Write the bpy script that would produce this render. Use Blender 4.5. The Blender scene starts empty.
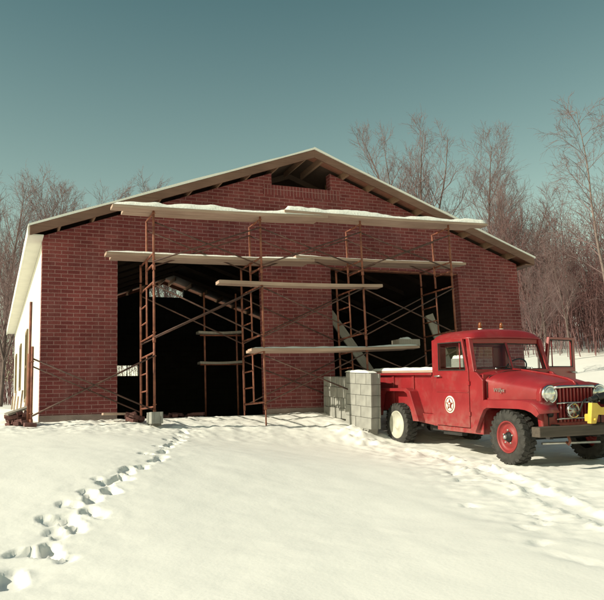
import bpy, math, random
import numpy as np
from mathutils import Vector, Matrix, Euler, noise

random.seed(7)
scene = bpy.context.scene
COL = scene.collection
R = math.radians

# ------------------------------------------------------------------ mesh builder
class MB:
    def __init__(s): s.v = []; s.f = []; s.sm = []
    def add(s, vs, fs, smooth=False):
        o = len(s.v); s.v.extend([tuple(v) for v in vs])
        for f in fs: s.f.append(tuple(i + o for i in f)); s.sm.append(smooth)
        return s
    def box(s, x0, x1, y0, y1, z0, z1, M=None):
        vs = [(x0,y0,z0),(x1,y0,z0),(x1,y1,z0),(x0,y1,z0),(x0,y0,z1),(x1,y0,z1),(x1,y1,z1),(x0,y1,z1)]
        if M is not None: vs = [M @ Vector(v) for v in vs]
        return s.add(vs, [(0,3,2,1),(4,5,6,7),(0,1,5,4),(1,2,6,5),(2,3,7,6),(3,0,4,7)])
    def tube(s, p0, p1, r0, r1=None, n=8, cap=True, smooth=True):
        return s.path([p0, p1], [r0, r0 if r1 is None else r1], n, cap, smooth)
    def path(s, pts, rad, n=8, cap=True, smooth=True):
        pts = [Vector(p) for p in pts]; rings = []
        a = None
        for i, p in enumerate(pts):
            t = (pts[min(i+1, len(pts)-1)] - pts[max(i-1, 0)])
            t = t.normalized() if t.length > 1e-9 else Vector((0,0,1))
            if a is None:
                a = t.orthogonal().normalized()
            else:
                a = a - t * a.dot(t)
                a = a.normalized() if a.length > 1e-6 else t.orthogonal().normalized()
            b = t.cross(a)
            rings.append([p + (a*math.cos(2*math.pi*k/n) + b*math.sin(2*math.pi*k/n))*rad[i] for k in range(n)])
        vs = [v for r in rings for v in r]; fs = []
        for i in range(len(pts)-1):
            for k in range(n):
                k2 = (k+1) % n
                fs.append((i*n+k, i*n+k2, (i+1)*n+k2, (i+1)*n+k))
        s.add(vs, fs, smooth)
        if cap:
            m = (len(pts)-1)*n; o = len(s.v) - len(vs)
            s.f.append(tuple(o+k for k in range(n-1, -1, -1))); s.sm.append(False)
            s.f.append(tuple(o+m+k for k in range(n))); s.sm.append(False)
        return s
    def prism(s, poly, a, b, axis='y', smooth=False):
        # poly in (x,z) for axis y, (y,z) for axis x, (x,y) for axis z
        def P(p, c):
            return {'y': (p[0], c, p[1]), 'x': (c, p[0], p[1]), 'z': (p[0], p[1], c)}[axis]
        n = len(poly)
        s.add([P(p, a) for p in poly] + [P(p, b) for p in poly],
              [tuple(range(n)), tuple(range(2*n-1, n-1, -1))] + [(k, k+n, (k+1) % n + n, (k+1) % n) for k in range(n)], smooth)
        return s
    def ring(s, outer, inner, a, b, axis='y'):
        # frame between two polygons with the same vertex count
        def P(p, c):
            return {'y': (p[0], c, p[1]), 'x': (c, p[0], p[1]), 'z': (p[0], p[1], c)}[axis]
        n = len(outer)
        vs = [P(p,a) for p in outer]+[P(p,a) for p in inner]+[P(p,b) for p in outer]+[P(p,b) for p in inner]
        fs = []
        for k in range(n):
            j = (k+1) % n
            fs += [(k, j, n+j, n+k), (2*n+k, 3*n+k, 3*n+j, 2*n+j), (k, 2*n+k, 2*n+j, j), (n+k, n+j, 3*n+j, 3*n+k)]
        return s.add(vs, fs)
    def lathe(s, prof, c=(0,0,0), n=32, smooth=True):
        # prof: (y, r) about the local Y axis
        vs = []; fs = []
        for y, r in prof:
            for k in range(n):
                t = 2*math.pi*k/n
                vs.append((c[0]+r*math.cos(t), c[1]+y, c[2]+r*math.sin(t)))
        for i in range(len(prof)-1):
            for k in range(n):
                j = (k+1) % n
                fs.append((i*n+k, i*n+j, (i+1)*n+j, (i+1)*n+k))
        return s.add(vs, fs, smooth)
    def grid(s, fn, nu, nv, smooth=True):
        vs = [fn(u/nu, v/nv) for u in range(nu+1) for v in range(nv+1)]
        w = nv+1
        return s.add(vs, [(u*w+v, (u+1)*w+v, (u+1)*w+v+1, u*w+v+1) for u in range(nu) for v in range(nv)], smooth)
    def mesh(s, name, mat):
        me = bpy.data.meshes.new(name)
        me.from_pydata(s.v, [], s.f); me.update()
        me.polygons.foreach_set('use_smooth', s.sm)
        if mat: me.materials.append(mat)
        return me

def fixnormals(me):
    import bmesh
    bm = bmesh.new(); bm.from_mesh(me); bmesh.ops.recalc_face_normals(bm, faces=bm.faces); bm.to_mesh(me); bm.free()

def obj(name, mb, mat, parent=None, loc=None, bevel=0, recalc=True, segs=2, sub=0):
    me = mb if isinstance(mb, bpy.types.Mesh) else mb.mesh(name, mat)
    if recalc and not isinstance(mb, bpy.types.Mesh): fixnormals(me)
    o = bpy.data.objects.new(name, me); COL.objects.link(o)
    if parent: o.parent = parent
    if loc is not None: o.location = loc
    if bevel:
        m = o.modifiers.new('b', 'BEVEL'); m.width = bevel; m.segments = segs; m.limit_method = 'ANGLE'; m.angle_limit = R(35)
    if sub:
        m = o.modifiers.new('s', 'SUBSURF'); m.levels = sub; m.render_levels = sub
    return o
def tag(o, label, cat, group=None):
    o['label'] = label; o['category'] = cat
    if group: o['group'] = group
    return o
def thing(name, label, cat, loc=(0,0,0), rot=None, group=None):
    o = bpy.data.objects.new(name, None); COL.objects.link(o); o.location = loc
    o.empty_display_size = .1
    if rot is not None: o.rotation_euler = rot
    return tag(o, label, cat, group)
def copy_tree(o, parent=None):
    c = o.copy(); COL.objects.link(c)
    if parent: c.parent = parent
    for ch in list(o.children): copy_tree(ch, c)
    return c

# ------------------------------------------------------------------ materials
def lin(c): return tuple(c) + (1,)
def mat(name, col, rough=.7, metal=0, var=.12, scale=6, bump=0, bscale=40, spec=.5, col2=None, vec='Object'):
    m = bpy.data.materials.new(name); m.use_nodes = True
    nt = m.node_tree; N = nt.nodes; L = nt.links
    p = N['Principled BSDF']; p.inputs['Roughness'].default_value = rough; p.inputs['Metallic'].default_value = metal
    p.inputs['Specular IOR Level'].default_value = spec
    tc = N.new('ShaderNodeTexCoord')
    nz = N.new('ShaderNodeTexNoise'); nz.inputs['Scale'].default_value = scale; nz.inputs['Detail'].default_value = 6
    L.new(tc.outputs[vec], nz.inputs['Vector'])
    rp = N.new('ShaderNodeValToRGB')
    a = col2 if col2 else tuple(c*(1-var) for c in col); b = col if col2 else tuple(min(1, c*(1+var)) for c in col)
    rp.color_ramp.elements[0].color = lin(a); rp.color_ramp.elements[1].color = lin(b)
    rp.color_ramp.elements[0].position = .32; rp.color_ramp.elements[1].position = .68
    L.new(nz.outputs['Fac'], rp.inputs['Fac']); L.new(rp.outputs['Color'], p.inputs['Base Color'])
    if bump:
        n2 = N.new('ShaderNodeTexNoise'); n2.inputs['Scale'].default_value = bscale; n2.inputs['Detail'].default_value = 5
        L.new(tc.outputs[vec], n2.inputs['Vector'])
        bp = N.new('ShaderNodeBump'); bp.inputs['Strength'].default_value = bump; bp.inputs['Distance'].default_value = .02
        L.new(n2.outputs['Fac'], bp.inputs['Height']); L.new(bp.outputs['Normal'], p.inputs['Normal'])
    return m

def wood(name, a, b, axis='x', rough=.8):
    m = bpy.data.materials.new(name); m.use_nodes = True
    nt = m.node_tree; N = nt.nodes; L = nt.links; p = N['Principled BSDF']; p.inputs['Roughness'].default_value = rough
    tc = N.new('ShaderNodeTexCoord'); mp = N.new('ShaderNodeMapping')
    mp.inputs['Scale'].default_value = {'x': (1.2, 22, 22), 'y': (22, 1.2, 22), 'z': (22, 22, 1.2)}[axis]
    L.new(tc.outputs['Object'], mp.inputs['Vector'])
    nz = N.new('ShaderNodeTexNoise'); nz.inputs['Scale'].default_value = 1.5; nz.inputs['Detail'].default_value = 8; nz.inputs['Roughness'].default_value = .65
    L.new(mp.outputs[0], nz.inputs['Vector'])
    n2 = N.new('ShaderNodeTexNoise'); n2.inputs['Scale'].default_value = 1.3; L.new(tc.outputs['Object'], n2.inputs['Vector'])
    mx = N.new('ShaderNodeMath'); mx.operation = 'MULTIPLY_ADD'; mx.inputs[1].default_value = .55
    L.new(nz.outputs['Fac'], mx.inputs[0]); 
    m2 = N.new('ShaderNodeMath'); m2.operation = 'MULTIPLY'; m2.inputs[1].default_value = .45; L.new(n2.outputs['Fac'], m2.inputs[0]); L.new(m2.outputs[0], mx.inputs[2])
    rp = N.new('ShaderNodeValToRGB'); rp.color_ramp.elements[0].color = lin(a); rp.color_ramp.elements[1].color = lin(b)
    rp.color_ramp.elements[0].position = .36; rp.color_ramp.elements[1].position = .64
    L.new(mx.outputs[0], rp.inputs['Fac']); L.new(rp.outputs['Color'], p.inputs['Base Color'])
    bp = N.new('ShaderNodeBump'); bp.inputs['Strength'].default_value = .3; bp.inputs['Distance'].default_value = .005
    L.new(nz.outputs['Fac'], bp.inputs['Height']); L.new(bp.outputs['Normal'], p.inputs['Normal'])
    return m

def brick(name, c1, c2, mortar, bw, rh, ms, turned=False, rough=.9, patch=.25):
    m = bpy.data.materials.new(name); m.use_nodes = True
    nt = m.node_tree; N = nt.nodes; L = nt.links; p = N['Principled BSDF']; p.inputs['Roughness'].default_value = rough
    p.inputs['Specular IOR Level'].default_value = .25
    tc = N.new('ShaderNodeTexCoord'); sp = N.new('ShaderNodeSeparateXYZ'); L.new(tc.outputs['Object'], sp.inputs[0])
    ad = N.new('ShaderNodeMath'); ad.operation = 'ADD'; L.new(sp.outputs['X'], ad.inputs[0]); L.new(sp.outputs['Y'], ad.inputs[1])
    # slightly wavering courses, as a hand laid wall has
    wn = N.new('ShaderNodeTexNoise'); wn.inputs['Scale'].default_value = 2.2; wn.inputs['Detail'].default_value = 3; L.new(tc.outputs['Object'], wn.inputs['Vector'])
    wz = N.new('ShaderNodeMath'); wz.operation = 'MULTIPLY_ADD'; wz.inputs[1].default_value = .012; L.new(wn.outputs['Fac'], wz.inputs[0]); L.new(sp.outputs['Z'], wz.inputs[2])
    cb = N.new('ShaderNodeCombineXYZ')
    if turned: L.new(wz.outputs[0], cb.inputs[0]); L.new(ad.outputs[0], cb.inputs[1])
    else: L.new(ad.outputs[0], cb.inputs[0]); L.new(wz.outputs[0], cb.inputs[1])
    bk = N.new('ShaderNodeTexBrick'); L.new(cb.outputs[0], bk.inputs['Vector'])
    bk.inputs['Scale'].default_value = 1; bk.inputs['Brick Width'].default_value = bw; bk.inputs['Row Height'].default_value = rh
    bk.inputs['Mortar Size'].default_value = ms; bk.inputs['Mortar Smooth'].default_value = .25; bk.inputs['Bias'].default_value = -.1
    bk.inputs['Color1'].default_value = lin(c1); bk.inputs['Color2'].default_value = lin(c2); bk.inputs['Mortar'].default_value = lin(mortar)
    if turned: bk.offset = 0
    nz = N.new('ShaderNodeTexNoise'); nz.inputs['Scale'].default_value = 1.1; nz.inputs['Detail'].default_value = 7; L.new(tc.outputs['Object'], nz.inputs['Vector'])
    mr = N.new('ShaderNodeMapRange'); mr.inputs['From Min'].default_value = .3; mr.inputs['From Max'].default_value = .7
    mr.inputs['To Min'].default_value = 1-patch; mr.inputs['To Max'].default_value = 1+patch; L.new(nz.outputs['Fac'], mr.inputs['Value'])
    n3 = N.new('ShaderNodeTexNoise'); n3.inputs['Scale'].default_value = 60; n3.inputs['Detail'].default_value = 4; L.new(tc.outputs['Object'], n3.inputs['Vector'])
    mr3 = N.new('ShaderNodeMapRange'); mr3.inputs['From Min'].default_value = .3; mr3.inputs['From Max'].default_value = .7
    mr3.inputs['To Min'].default_value = .75; mr3.inputs['To Max'].default_value = 1.25; L.new(n3.outputs['Fac'], mr3.inputs['Value'])
    mm = N.new('ShaderNodeMath'); mm.operation = 'MULTIPLY'; L.new(mr.outputs[0], mm.inputs[0]); L.new(mr3.outputs[0], mm.inputs[1])
    vm = N.new('ShaderNodeVectorMath'); vm.operation = 'SCALE'; L.new(bk.outputs['Color'], vm.inputs[0]); L.new(mm.outputs[0], vm.inputs['Scale'])
    mp = N.new('ShaderNodeMapping'); mp.inputs['Scale'].default_value = (2.6, 2.6, .45); L.new(tc.outputs['Object'], mp.inputs['Vector'])
    ns = N.new('ShaderNodeTexNoise'); ns.inputs['Scale'].default_value = 1.4; ns.inputs['Detail'].default_value = 9; ns.inputs['Roughness'].default_value = .7; L.new(mp.outputs[0], ns.inputs['Vector'])
    ms_ = N.new('ShaderNodeMapRange'); ms_.inputs['From Min'].default_value = .48; ms_.inputs['From Max'].default_value = .78; ms_.inputs['To Max'].default_value = .42; L.new(ns.outputs['Fac'], ms_.inputs['Value'])
    mw_ = N.new('ShaderNodeMix'); mw_.data_type = 'RGBA'; mw_.inputs['B'].default_value = lin(tuple(c*.95 for c in mortar)); L.new(ms_.outputs[0], mw_.inputs['Factor']); L.new(vm.outputs[0], mw_.inputs['A'])
    L.new(mw_.outputs['Result'], p.inputs['Base Color'])
    iv = N.new('ShaderNodeMath'); iv.operation = 'SUBTRACT'; iv.inputs[0].default_value = 1; L.new(bk.outputs['Fac'], iv.inputs[1])
    ah = N.new('ShaderNodeMath'); ah.operation = 'MULTIPLY_ADD'; ah.inputs[1].default_value = .3; L.new(n3.outputs['Fac'], ah.inputs[0]); L.new(iv.outputs[0], ah.inputs[2])
    bp = N.new('ShaderNodeBump'); bp.inputs['Strength'].default_value = .6; bp.inputs['Distance'].default_value = .01
    L.new(ah.outputs[0], bp.inputs['Height']); L.new(bp.outputs['Normal'], p.inputs['Normal'])
    return m

def glass(name, tint=(.9,.93,.92), refl=.05):
    m = bpy.data.materials.new(name); m.use_nodes = True
    nt = m.node_tree; N = nt.nodes; L = nt.links; N.remove(N['Principled BSDF'])
    t = N.new('ShaderNodeBsdfTransparent'); t.inputs[0].default_value = lin(tint)
    g = N.new('ShaderNodeBsdfGlossy'); g.inputs['Roughness'].default_value = .03
    lw = N.new('ShaderNodeLayerWeight'); fr = N.new('ShaderNodeMath'); fr.operation = 'POWER'; fr.inputs[1].default_value = 4.5; L.new(lw.outputs['Facing'], fr.inputs[0])
    ma = N.new('ShaderNodeMath'); ma.operation = 'ADD'; ma.inputs[1].default_value = refl; L.new(fr.outputs[0], ma.inputs[0])
    mx = N.new('ShaderNodeMixShader'); L.new(ma.outputs[0], mx.inputs[0]); L.new(t.outputs[0], mx.inputs[1]); L.new(g.outputs[0], mx.inputs[2])
    L.new(mx.outputs[0], N['Material Output'].inputs[0])
    return m

M = {}
SNOWC = (.86, .83, .775)
M['snow'] = mat('snow', SNOWC, .7, var=.03, scale=.55, bump=.11, bscale=30, spec=.3)
M['snowtop'] = mat('snow_on_things', (.86, .85, .80), .75, var=.03, scale=3, bump=.4, bscale=25, spec=.25)
M['brick'] = brick('brick', (.150, .034, .036), (.218, .054, .054), (.30, .155, .150), .222, .0722, .0075)
M['soldier'] = brick('brick_on_end', (.150, .034, .036), (.218, .054, .054), (.30, .155, .150), .222, .0722, .0075, turned=True)
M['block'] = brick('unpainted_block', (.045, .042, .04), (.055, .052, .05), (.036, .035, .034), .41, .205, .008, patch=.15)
M['white'] = mat('white_paint', (.66, .64, .57), .75, var=.06, scale=3, bump=.1, bscale=30)
M['fascia'] = wood('weathered_fascia', (.125, .062, .043), (.215, .118, .086), 'x')
M['plank'] = wood('plank_wood', (.31, .205, .155), (.50, .36, .285), 'x')
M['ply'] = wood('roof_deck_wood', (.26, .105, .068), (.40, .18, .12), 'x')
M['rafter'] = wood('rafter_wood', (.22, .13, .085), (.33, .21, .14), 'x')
M['shadedwood'] = wood('shaded_inside_wood', (.08, .05, .035), (.13, .085, .06), 'x')  # rafter wood darkened for indoors, the interior shade is put into its colour
M['greywood'] = wood('grey_wood', (.20, .17, .145), (.33, .29, .25), 'z')
M['trim'] = wood('window_wood', (.17, .115, .06), (.24, .17, .09), 'z')
M['rust'] = mat('rusty_tube', (.30, .105, .06), .7, var=.4, scale=9, bump=.2, bscale=60, col2=(.14, .045, .03))
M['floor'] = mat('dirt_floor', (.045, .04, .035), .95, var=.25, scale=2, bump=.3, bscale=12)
M['cmu'] = mat('concrete_block', (.30, .292, .27), .95, var=.16, scale=5, bump=.5, bscale=90, spec=.2)
M['cmu2'] = mat('foundation_concrete', (.26, .20, .18), .95, var=.2, scale=4, bump=.4, bscale=60, spec=.2)
M['brace'] = mat('dark_rusty_tube', (.11, .05, .036), .75, var=.4, scale=9, col2=(.05, .025, .02))
M['red'] = mat('red_truck_paint', (.255, .018, .022), .34, var=.13, scale=3.2, bump=.03, bscale=14, spec=.5)
def dirty(m, zlo, zhi, col):
    nt = m.node_tree; N = nt.nodes; L = nt.links; p = N['Principled BSDF']
    src = p.inputs['Base Color'].links[0].from_socket
    tc = N.new('ShaderNodeTexCoord'); sp = N.new('ShaderNodeSeparateXYZ'); L.new(tc.outputs['Object'], sp.inputs[0])
    mr = N.new('ShaderNodeMapRange'); mr.inputs['From Min'].default_value = zhi; mr.inputs['From Max'].default_value = zlo; mr.inputs['To Max'].default_value = .75
    L.new(sp.outputs['Z'], mr.inputs['Value'])
    nz = N.new('ShaderNodeTexNoise'); nz.inputs['Scale'].default_value = 7; nz.inputs['Detail'].default_value = 9; nz.inputs['Roughness'].default_value = .7; L.new(tc.outputs['Object'], nz.inputs['Vector'])
    cr = N.new('ShaderNodeMapRange'); cr.inputs['From Min'].default_value = .38; cr.inputs['From Max'].default_value = .68; L.new(nz.outputs['Fac'], cr.inputs['Value'])
    mu = N.new('ShaderNodeMath'); mu.operation = 'MULTIPLY'; L.new(mr.outputs[0], mu.inputs[0]); L.new(cr.outputs[0], mu.inputs[1])
    # scattered faded spots all over
    n2 = N.new('ShaderNodeTexNoise'); n2.inputs['Scale'].default_value = 3.5; n2.inputs['Detail'].default_value = 10; n2.inputs['Roughness'].default_value = .75; L.new(tc.outputs['Object'], n2.inputs['Vector'])
    c2 = N.new('ShaderNodeMapRange'); c2.inputs['From Min'].default_value = .5; c2.inputs['From Max'].default_value = .75; c2.inputs['To Max'].default_value = .28; L.new(n2.outputs['Fac'], c2.inputs['Value'])
    ad = N.new('ShaderNodeMath'); ad.operation = 'MAXIMUM'; L.new(mu.outputs[0], ad.inputs[0]); L.new(c2.outputs[0], ad.inputs[1])
    mx = N.new('ShaderNodeMix'); mx.data_type = 'RGBA'; mx.inputs['B'].default_value = lin(col)
    L.new(ad.outputs[0], mx.inputs['Factor']); L.new(src, mx.inputs['A']); L.new(mx.outputs['Result'], p.inputs['Base Color'])
    ro = N.new('ShaderNodeMapRange'); ro.inputs['To Min'].default_value = p.inputs['Roughness'].default_value; ro.inputs['To Max'].default_value = .85
    L.new(ad.outputs[0], ro.inputs['Value']); L.new(ro.outputs[0], p.inputs['Roughness'])
dirty(M['red'], .38, .80, (.27, .14, .115))
M['redrim'] = mat('red_rim_paint', (.24, .024, .024), .5, var=.2, scale=9)
M['black'] = mat('black_rubber', (.022, .021, .02), .85, var=.35, scale=14, bump=.3, bscale=60)
M['muddy'] = mat('dirty_tread', (.035, .032, .029), .9, var=.4, scale=12, bump=.4, bscale=50)
M['chassis'] = mat('chassis_dark', (.02, .018, .017), .8, var=.3, scale=8)
M['chrome'] = mat('chrome', (.62, .62, .6), .22, 1, var=.1, scale=8)
M['dullchrome'] = mat('dull_silver', (.45, .44, .41), .4, .7, var=.15, scale=10)
M['bumper'] = wood('bumper_timber', (.035, .026, .02), (.09, .068, .052), 'y')
M['yellow'] = mat('yellow_paint', (.62, .42, .06), .5, var=.12, scale=7)
M['amber'] = mat('amber_lens', (.22, .065, .02), .25, var=.15, scale=9)
M['whitepaint'] = mat('white_enamel', (.72, .70, .60), .45, var=.06, scale=12)
M['palewheel'] = mat('pale_wheel', (.50, .48, .40), .8, var=.22, scale=5, bump=.2, bscale=25)
M['star'] = mat('dark_red_enamel', (.20, .025, .02), .45)
M['green'] = mat('dark_green_enamel', (.03, .06, .03), .45)
M['interior'] = mat('cab_interior', (.05, .018, .016), .8, var=.2)
M['seat'] = mat('seat_vinyl', (.035, .026, .022), .6, var=.2)
M['lens'] = mat('lamp_lens', (.62, .62, .58), .12, .6, var=.25, scale=22)
M['glass'] = glass('window_glass')
M['darkglass'] = mat('dark_window', (.02, .02, .02), .12, var=.1)
M['bark'] = mat('bark', (.135, .095, .085), .9, var=.3, scale=3, bump=.3, bscale=20)
M['twig'] = mat('twig', (.20, .130, .128), .9, var=.2, scale=1.5)
M['palebark'] = mat('pale_bark', (.20, .15, .135), .9, var=.3, scale=3)
M['brush'] = mat('brush_stems', (.22, .108, .106), .9, var=.35, scale=.35, col2=(.13, .066, .066))
M['rubble'] = mat('broken_brick', (.12, .05, .045), .9, var=.3, scale=12, bump=.4, bscale=50)
M['winch'] = mat('black_iron', (.018, .017, .017), .5, .3, var=.3)

# ------------------------------------------------------------------ ground
PL = [(0,.0),(-.7,-.02),(-1.3,-.06),(-3,-.25),(-5,-.5),(-8,-1.0),(-12,-1.3),(-15,-1.38),(-60,-1.8)]
PR = [(0,.0),(-.6,-.09),(-1.2,-.22),(-1.7,-.38),(-2.4,-.6),(-3.2,-.69),(-5.3,-.86),(-8,-1.1),(-12,-1.3),(-15,-1.38),(-60,-1.8)]
def ipn(P, y):
    return np.interp(y, [p[0] for p in P[::-1]], [p[1] for p in P[::-1]])
def ss(a, b, x):
    t = np.clip((x-a)/(b-a), 0, 1); return t*t*(3-2*t)
def ground(X, Y):
    X = np.asarray(X, float); Y = np.asarray(Y, float)
    yn = np.minimum(Y, 0)
    pl = sum(ipn(PL, yn+d) for d in (-.35, 0, .35))/3
    pr = (ipn(PR, yn-.12)+ipn(PR, yn)+ipn(PR, np.minimum(yn+.12, 0)))/3
    w = ss(-.4, 5.3, X)
    z = pl*(1-w) + pr*w
    yp = np.clip(Y, 0, 75)
    z = z + yp*.048 + ss(10.9, 24, X)*yp*.125 + np.clip(X-11.2, 0, 45)*.03*ss(-14, 3, Y)
    # far hill behind the woods
    z = z + ss(45, 200, Y)*9 + ss(60, 200, X)*8 + ss(60, 200, -X)*6
    return z

FOOT = [(-.70,-8.62,.17,.20),(-.56,-8.05,.12,.15),(-.42,-8.02,.12,.15),(-.38,-8.20,.08,.1),(-.30,-7.72,.12,.16),(-.18,-7.50,.10,.12),
        (-.22,-7.29,.12,.17),(-.33,-7.27,.10,.13),(-.03,-7.10,.11,.16),(-.12,-6.86,.10,.13),(.05,-6.72,.11,.15),(.05,-6.47,.09,.11),(.25,-6.40,.11,.14),
        (.33,-6.02,.11,.14),(.23,-6.05,.09,.1),(.55,-5.64,.11,.14),(.43,-5.86,.09,.1),(.75,-5.40,.11,.13),(.96,-5.07,.10,.13),(1.07,-4.88,.10,.12),
        (1.0,-4.57,.08,.1),(1.23,-4.30,.1,.11),(1.34,-3.98,.1,.11),(1.45,-3.68,.1,.11),(1.58,-3.4,.09,.1),(1.69,-3.12,.1,.1),(1.85,-2.75,.1,.09),(2.0,-2.3,.1,.09),(2.1,-1.9,.1,.08),
        (3.55,-7.5,.08,.04),(3.0,-9.15,.09,.04),(2.86,-9.75,.08,.035),(3.6,-8.5,.1,.05),(3.75,-8.35,.08,.05),(3.9,-8.1,.08,.05),(3.3,-8.6,.07,.04),(4.4,-6.2,.1,.06),(4.7,-5.6,.1,.06),(4.55,-5.85,.08,.05)]
TRACKS = [((5.6,-3.4),(5.2,-5.5),.16,.06),((5.2,-5.5),(4.72,-7.1),.16,.07),((4.72,-7.1),(4.0,-9.0),.16,.07),((4.0,-9.0),(3.2,-10.6),.16,.06),
          ((6.7,-6.4),(5.9,-7.9),.15,.06),((5.9,-7.9),(5.0,-9.6),.15,.06),
          ((7.4,-6.2),(7.4,-9),.15,.06)]
def build_ground():
    def axis(parts):
        out = []
        for a, b, st in parts:
            n = max(1, int(round((b-a)/st))); out += [a+(b-a)*i/n for i in range(n)]
        out.append(parts[-1][1]); return np.array(out)
    xs = axis([(-220,-40,18),(-40,-8,2),(-8,-3,.4),(-3,-1.05,.08),(-1.05,2.4,.027),(2.4,7.8,.05),(7.8,12,.1),(12,30,.6),(30,70,2.5),(70,240,17)])
    ys = axis([(-60,-16,6),(-16,-12,.5),(-12,-9.4,.12),(-9.4,-1.2,.03),(-1.2,.6,.04),(.6,15,.3),(15,40,.7),(40,80,2.5),(80,260,18)])
    X, Y = np.meshgrid(xs, ys, indexing='ij')
    Z = ground(X, Y)
    # broad wind-shaped undulation and small lumps
    flat = np.stack([X.ravel(), Y.ravel()], 1)
    n1 = np.array([noise.fractal(Vector((x*.35, y*.35, 3.)), .9, 2.1, 4) for x, y in flat]).reshape(X.shape)
    n2 = np.array([noise.fractal(Vector((x*2.6, y*2.6, 9.)), .8, 2.1, 5) for x, y in flat]).reshape(X.shape)
    n3 = np.array([noise.noise(Vector((x*6.5, y*6.5, 1.))) for x, y in flat]).reshape(X.shape)
    n4 = np.array([noise.noise(Vector((x*15, y*15, 4.))) if (-3 < x < 9 and -10 < y < .5) else 0. for x, y in flat]).reshape(X.shape)
    Z += n1*.03*(1-ss(-.5, .0, Y)*ss(12, 9, X)) 
    # trampled strip by the building, the scaffold and the truck; loose lumps along the wheel ruts
    tr = ss(-3.0, -1.4, Y)*ss(1.5, 0, Y)
    tr = np.maximum(tr, .9*ss(1.2, .3, np.abs(X-5.3-(Y+4)*.1))*ss(-6.8, -5.5, Y)*ss(0, -1, Y))
    tr = np.maximum(tr, .75*ss(1.7, .4, np.abs(X-(5.35+(Y+5.2)*.30)))*ss(-10.8, -8.5, Y)*ss(-3, -4.5, Y))
    fx = np.interp(Y, [-9.5,-8.6,-7.3,-6,-4.5,-3,-1.5], [-.9,-.7,-.2,.35,1.15,1.75,2.2])
    tr = np.maximum(tr, .16*ss(.75, .2, np.abs(X-fx))*ss(-9.8, -8.8, Y)*ss(-.5, -1.6, Y))
    tr = np.maximum(tr, .5*ss(5.4, 6.2, X)*ss(-8.5, -7, Y)*ss(0, -1, Y))
    Z += tr*(np.clip(n2, -.8, .9)*.030 + np.clip(n3, 0, 1)*.022)
    Z += (1-tr)*n2*.004 + tr*n4*.012
    D = np.zeros_like(Z); RIM = np.zeros_like(Z)
    for (x, y, r, d) in FOOT:
        trail = x < 2.4 and y > -9
        r = r*random.uniform(.52, .74); d = random.uniform(.05, .075)*(.6+r*4) if trail else d*.6
        for (ox, oy, k) in ((0,0,1), (random.uniform(-.09,.06), random.uniform(-.16,.2), .55)):
            ang = random.uniform(-.5,.2); dx = X-x-ox; dy = Y-y-oy
            u_ = dx*math.cos(ang)+dy*math.sin(ang); v_ = (dy*math.cos(ang)-dx*math.sin(ang))/1.75
            q = np.hypot(u_, v_)*(1+.28*n3+.16*n4)
            D = np.maximum(D, d*k*ss(r*1.12, r*.68, q))
            RIM = np.maximum(RIM, d*.16*k*ss(r*1.8, r*1.2, q)*np.clip(.6+1.8*n3+.9*n4, 0, 2))
    Z += RIM*(1-ss(0, .02, D)) - D
    q = np.abs(X-fx)*(1+.5*n3)
    Z -= .012*ss(.16, .05, q)*ss(-9.2, -8.6, Y)*ss(-1.2, -2.2, Y)*np.clip(.4+1.3*n2, 0, 1.3)
    for a, b, w, d in TRACKS:
        ax, ay = a; bx, by = b; l2 = (bx-ax)**2+(by-ay)**2
        t = np.clip(((X-ax)*(bx-ax)+(Y-ay)*(by-ay))/l2, 0, 1)
        q = np.hypot(X-ax-t*(bx-ax), Y-ay-t*(by-ay))*(1+.3*n2+.25*n3+.2*n4)
        Z -= d*.42*ss(w, w*.4, q)*np.clip(.75+1.1*n2, .1, 1.3); Z += d*.25*ss(w*2.1, w*1.3, q)*ss(w*.9, w*1.3, q)*np.clip(1+1.8*n3+1.2*n4, 0, 3)
    Z += .085*np.exp(-((X-5.25)/.30)**2-((Y+2.05)/.6)**2)*1.0*np.clip(1+1.2*n3, .2, 2)
    # heap of snow against blocks, drift along the left side wall
    Z += .05*np.exp(-(((X-4.95)/.42)**2+((Y+.55)/.6)**2))
    Z += .07*np.exp(-(((X+.55)/.4)**2))*ss(-1, 2, Y)*ss(15, 12, Y)
    ins = (X > .04)&(X < 10.66)&(Y > .02)&(Y < 13.76)
    Z = np.where(ins, -.32, Z)
    nearw = (Y > -.16)&(Y <= .02)&(X > -.1)&(X < 10.8)
    Z = np.where(nearw, np.maximum(Z, .0), Z)
    nx, ny = X.shape
    idx = np.arange(nx*ny).reshape(nx, ny)
    q = np.stack([idx[:-1,:-1], idx[1:,:-1], idx[1:,1:], idx[:-1,1:]], -1).reshape(-1, 4)
    me = bpy.data.meshes.new('snow_ground')
    me.from_pydata(np.stack([X, Y, Z], -1).reshape(-1, 3).tolist(), [], q.tolist()); me.update()
    me.polygons.foreach_set('use_smooth', [True]*len(me.polygons)); me.materials.append(M['snow'])
    o = bpy.data.objects.new('snow_ground', me); COL.objects.link(o); o['kind'] = 'structure'
    return o
build_ground()

# ------------------------------------------------------------------ the garage
BW, BL, OH, SIDE = 10.7, 13.8, .363, .237
def zt(x):                                    # top of the roof deck
    return 3.436 + .366*(min(x, BW-x) + SIDE)
def wtop(x): return zt(x) - .168
G = thing('brick_garage', 'long unfinished red brick garage with two open doorways and a low snowy gable roof', 'building')
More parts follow.
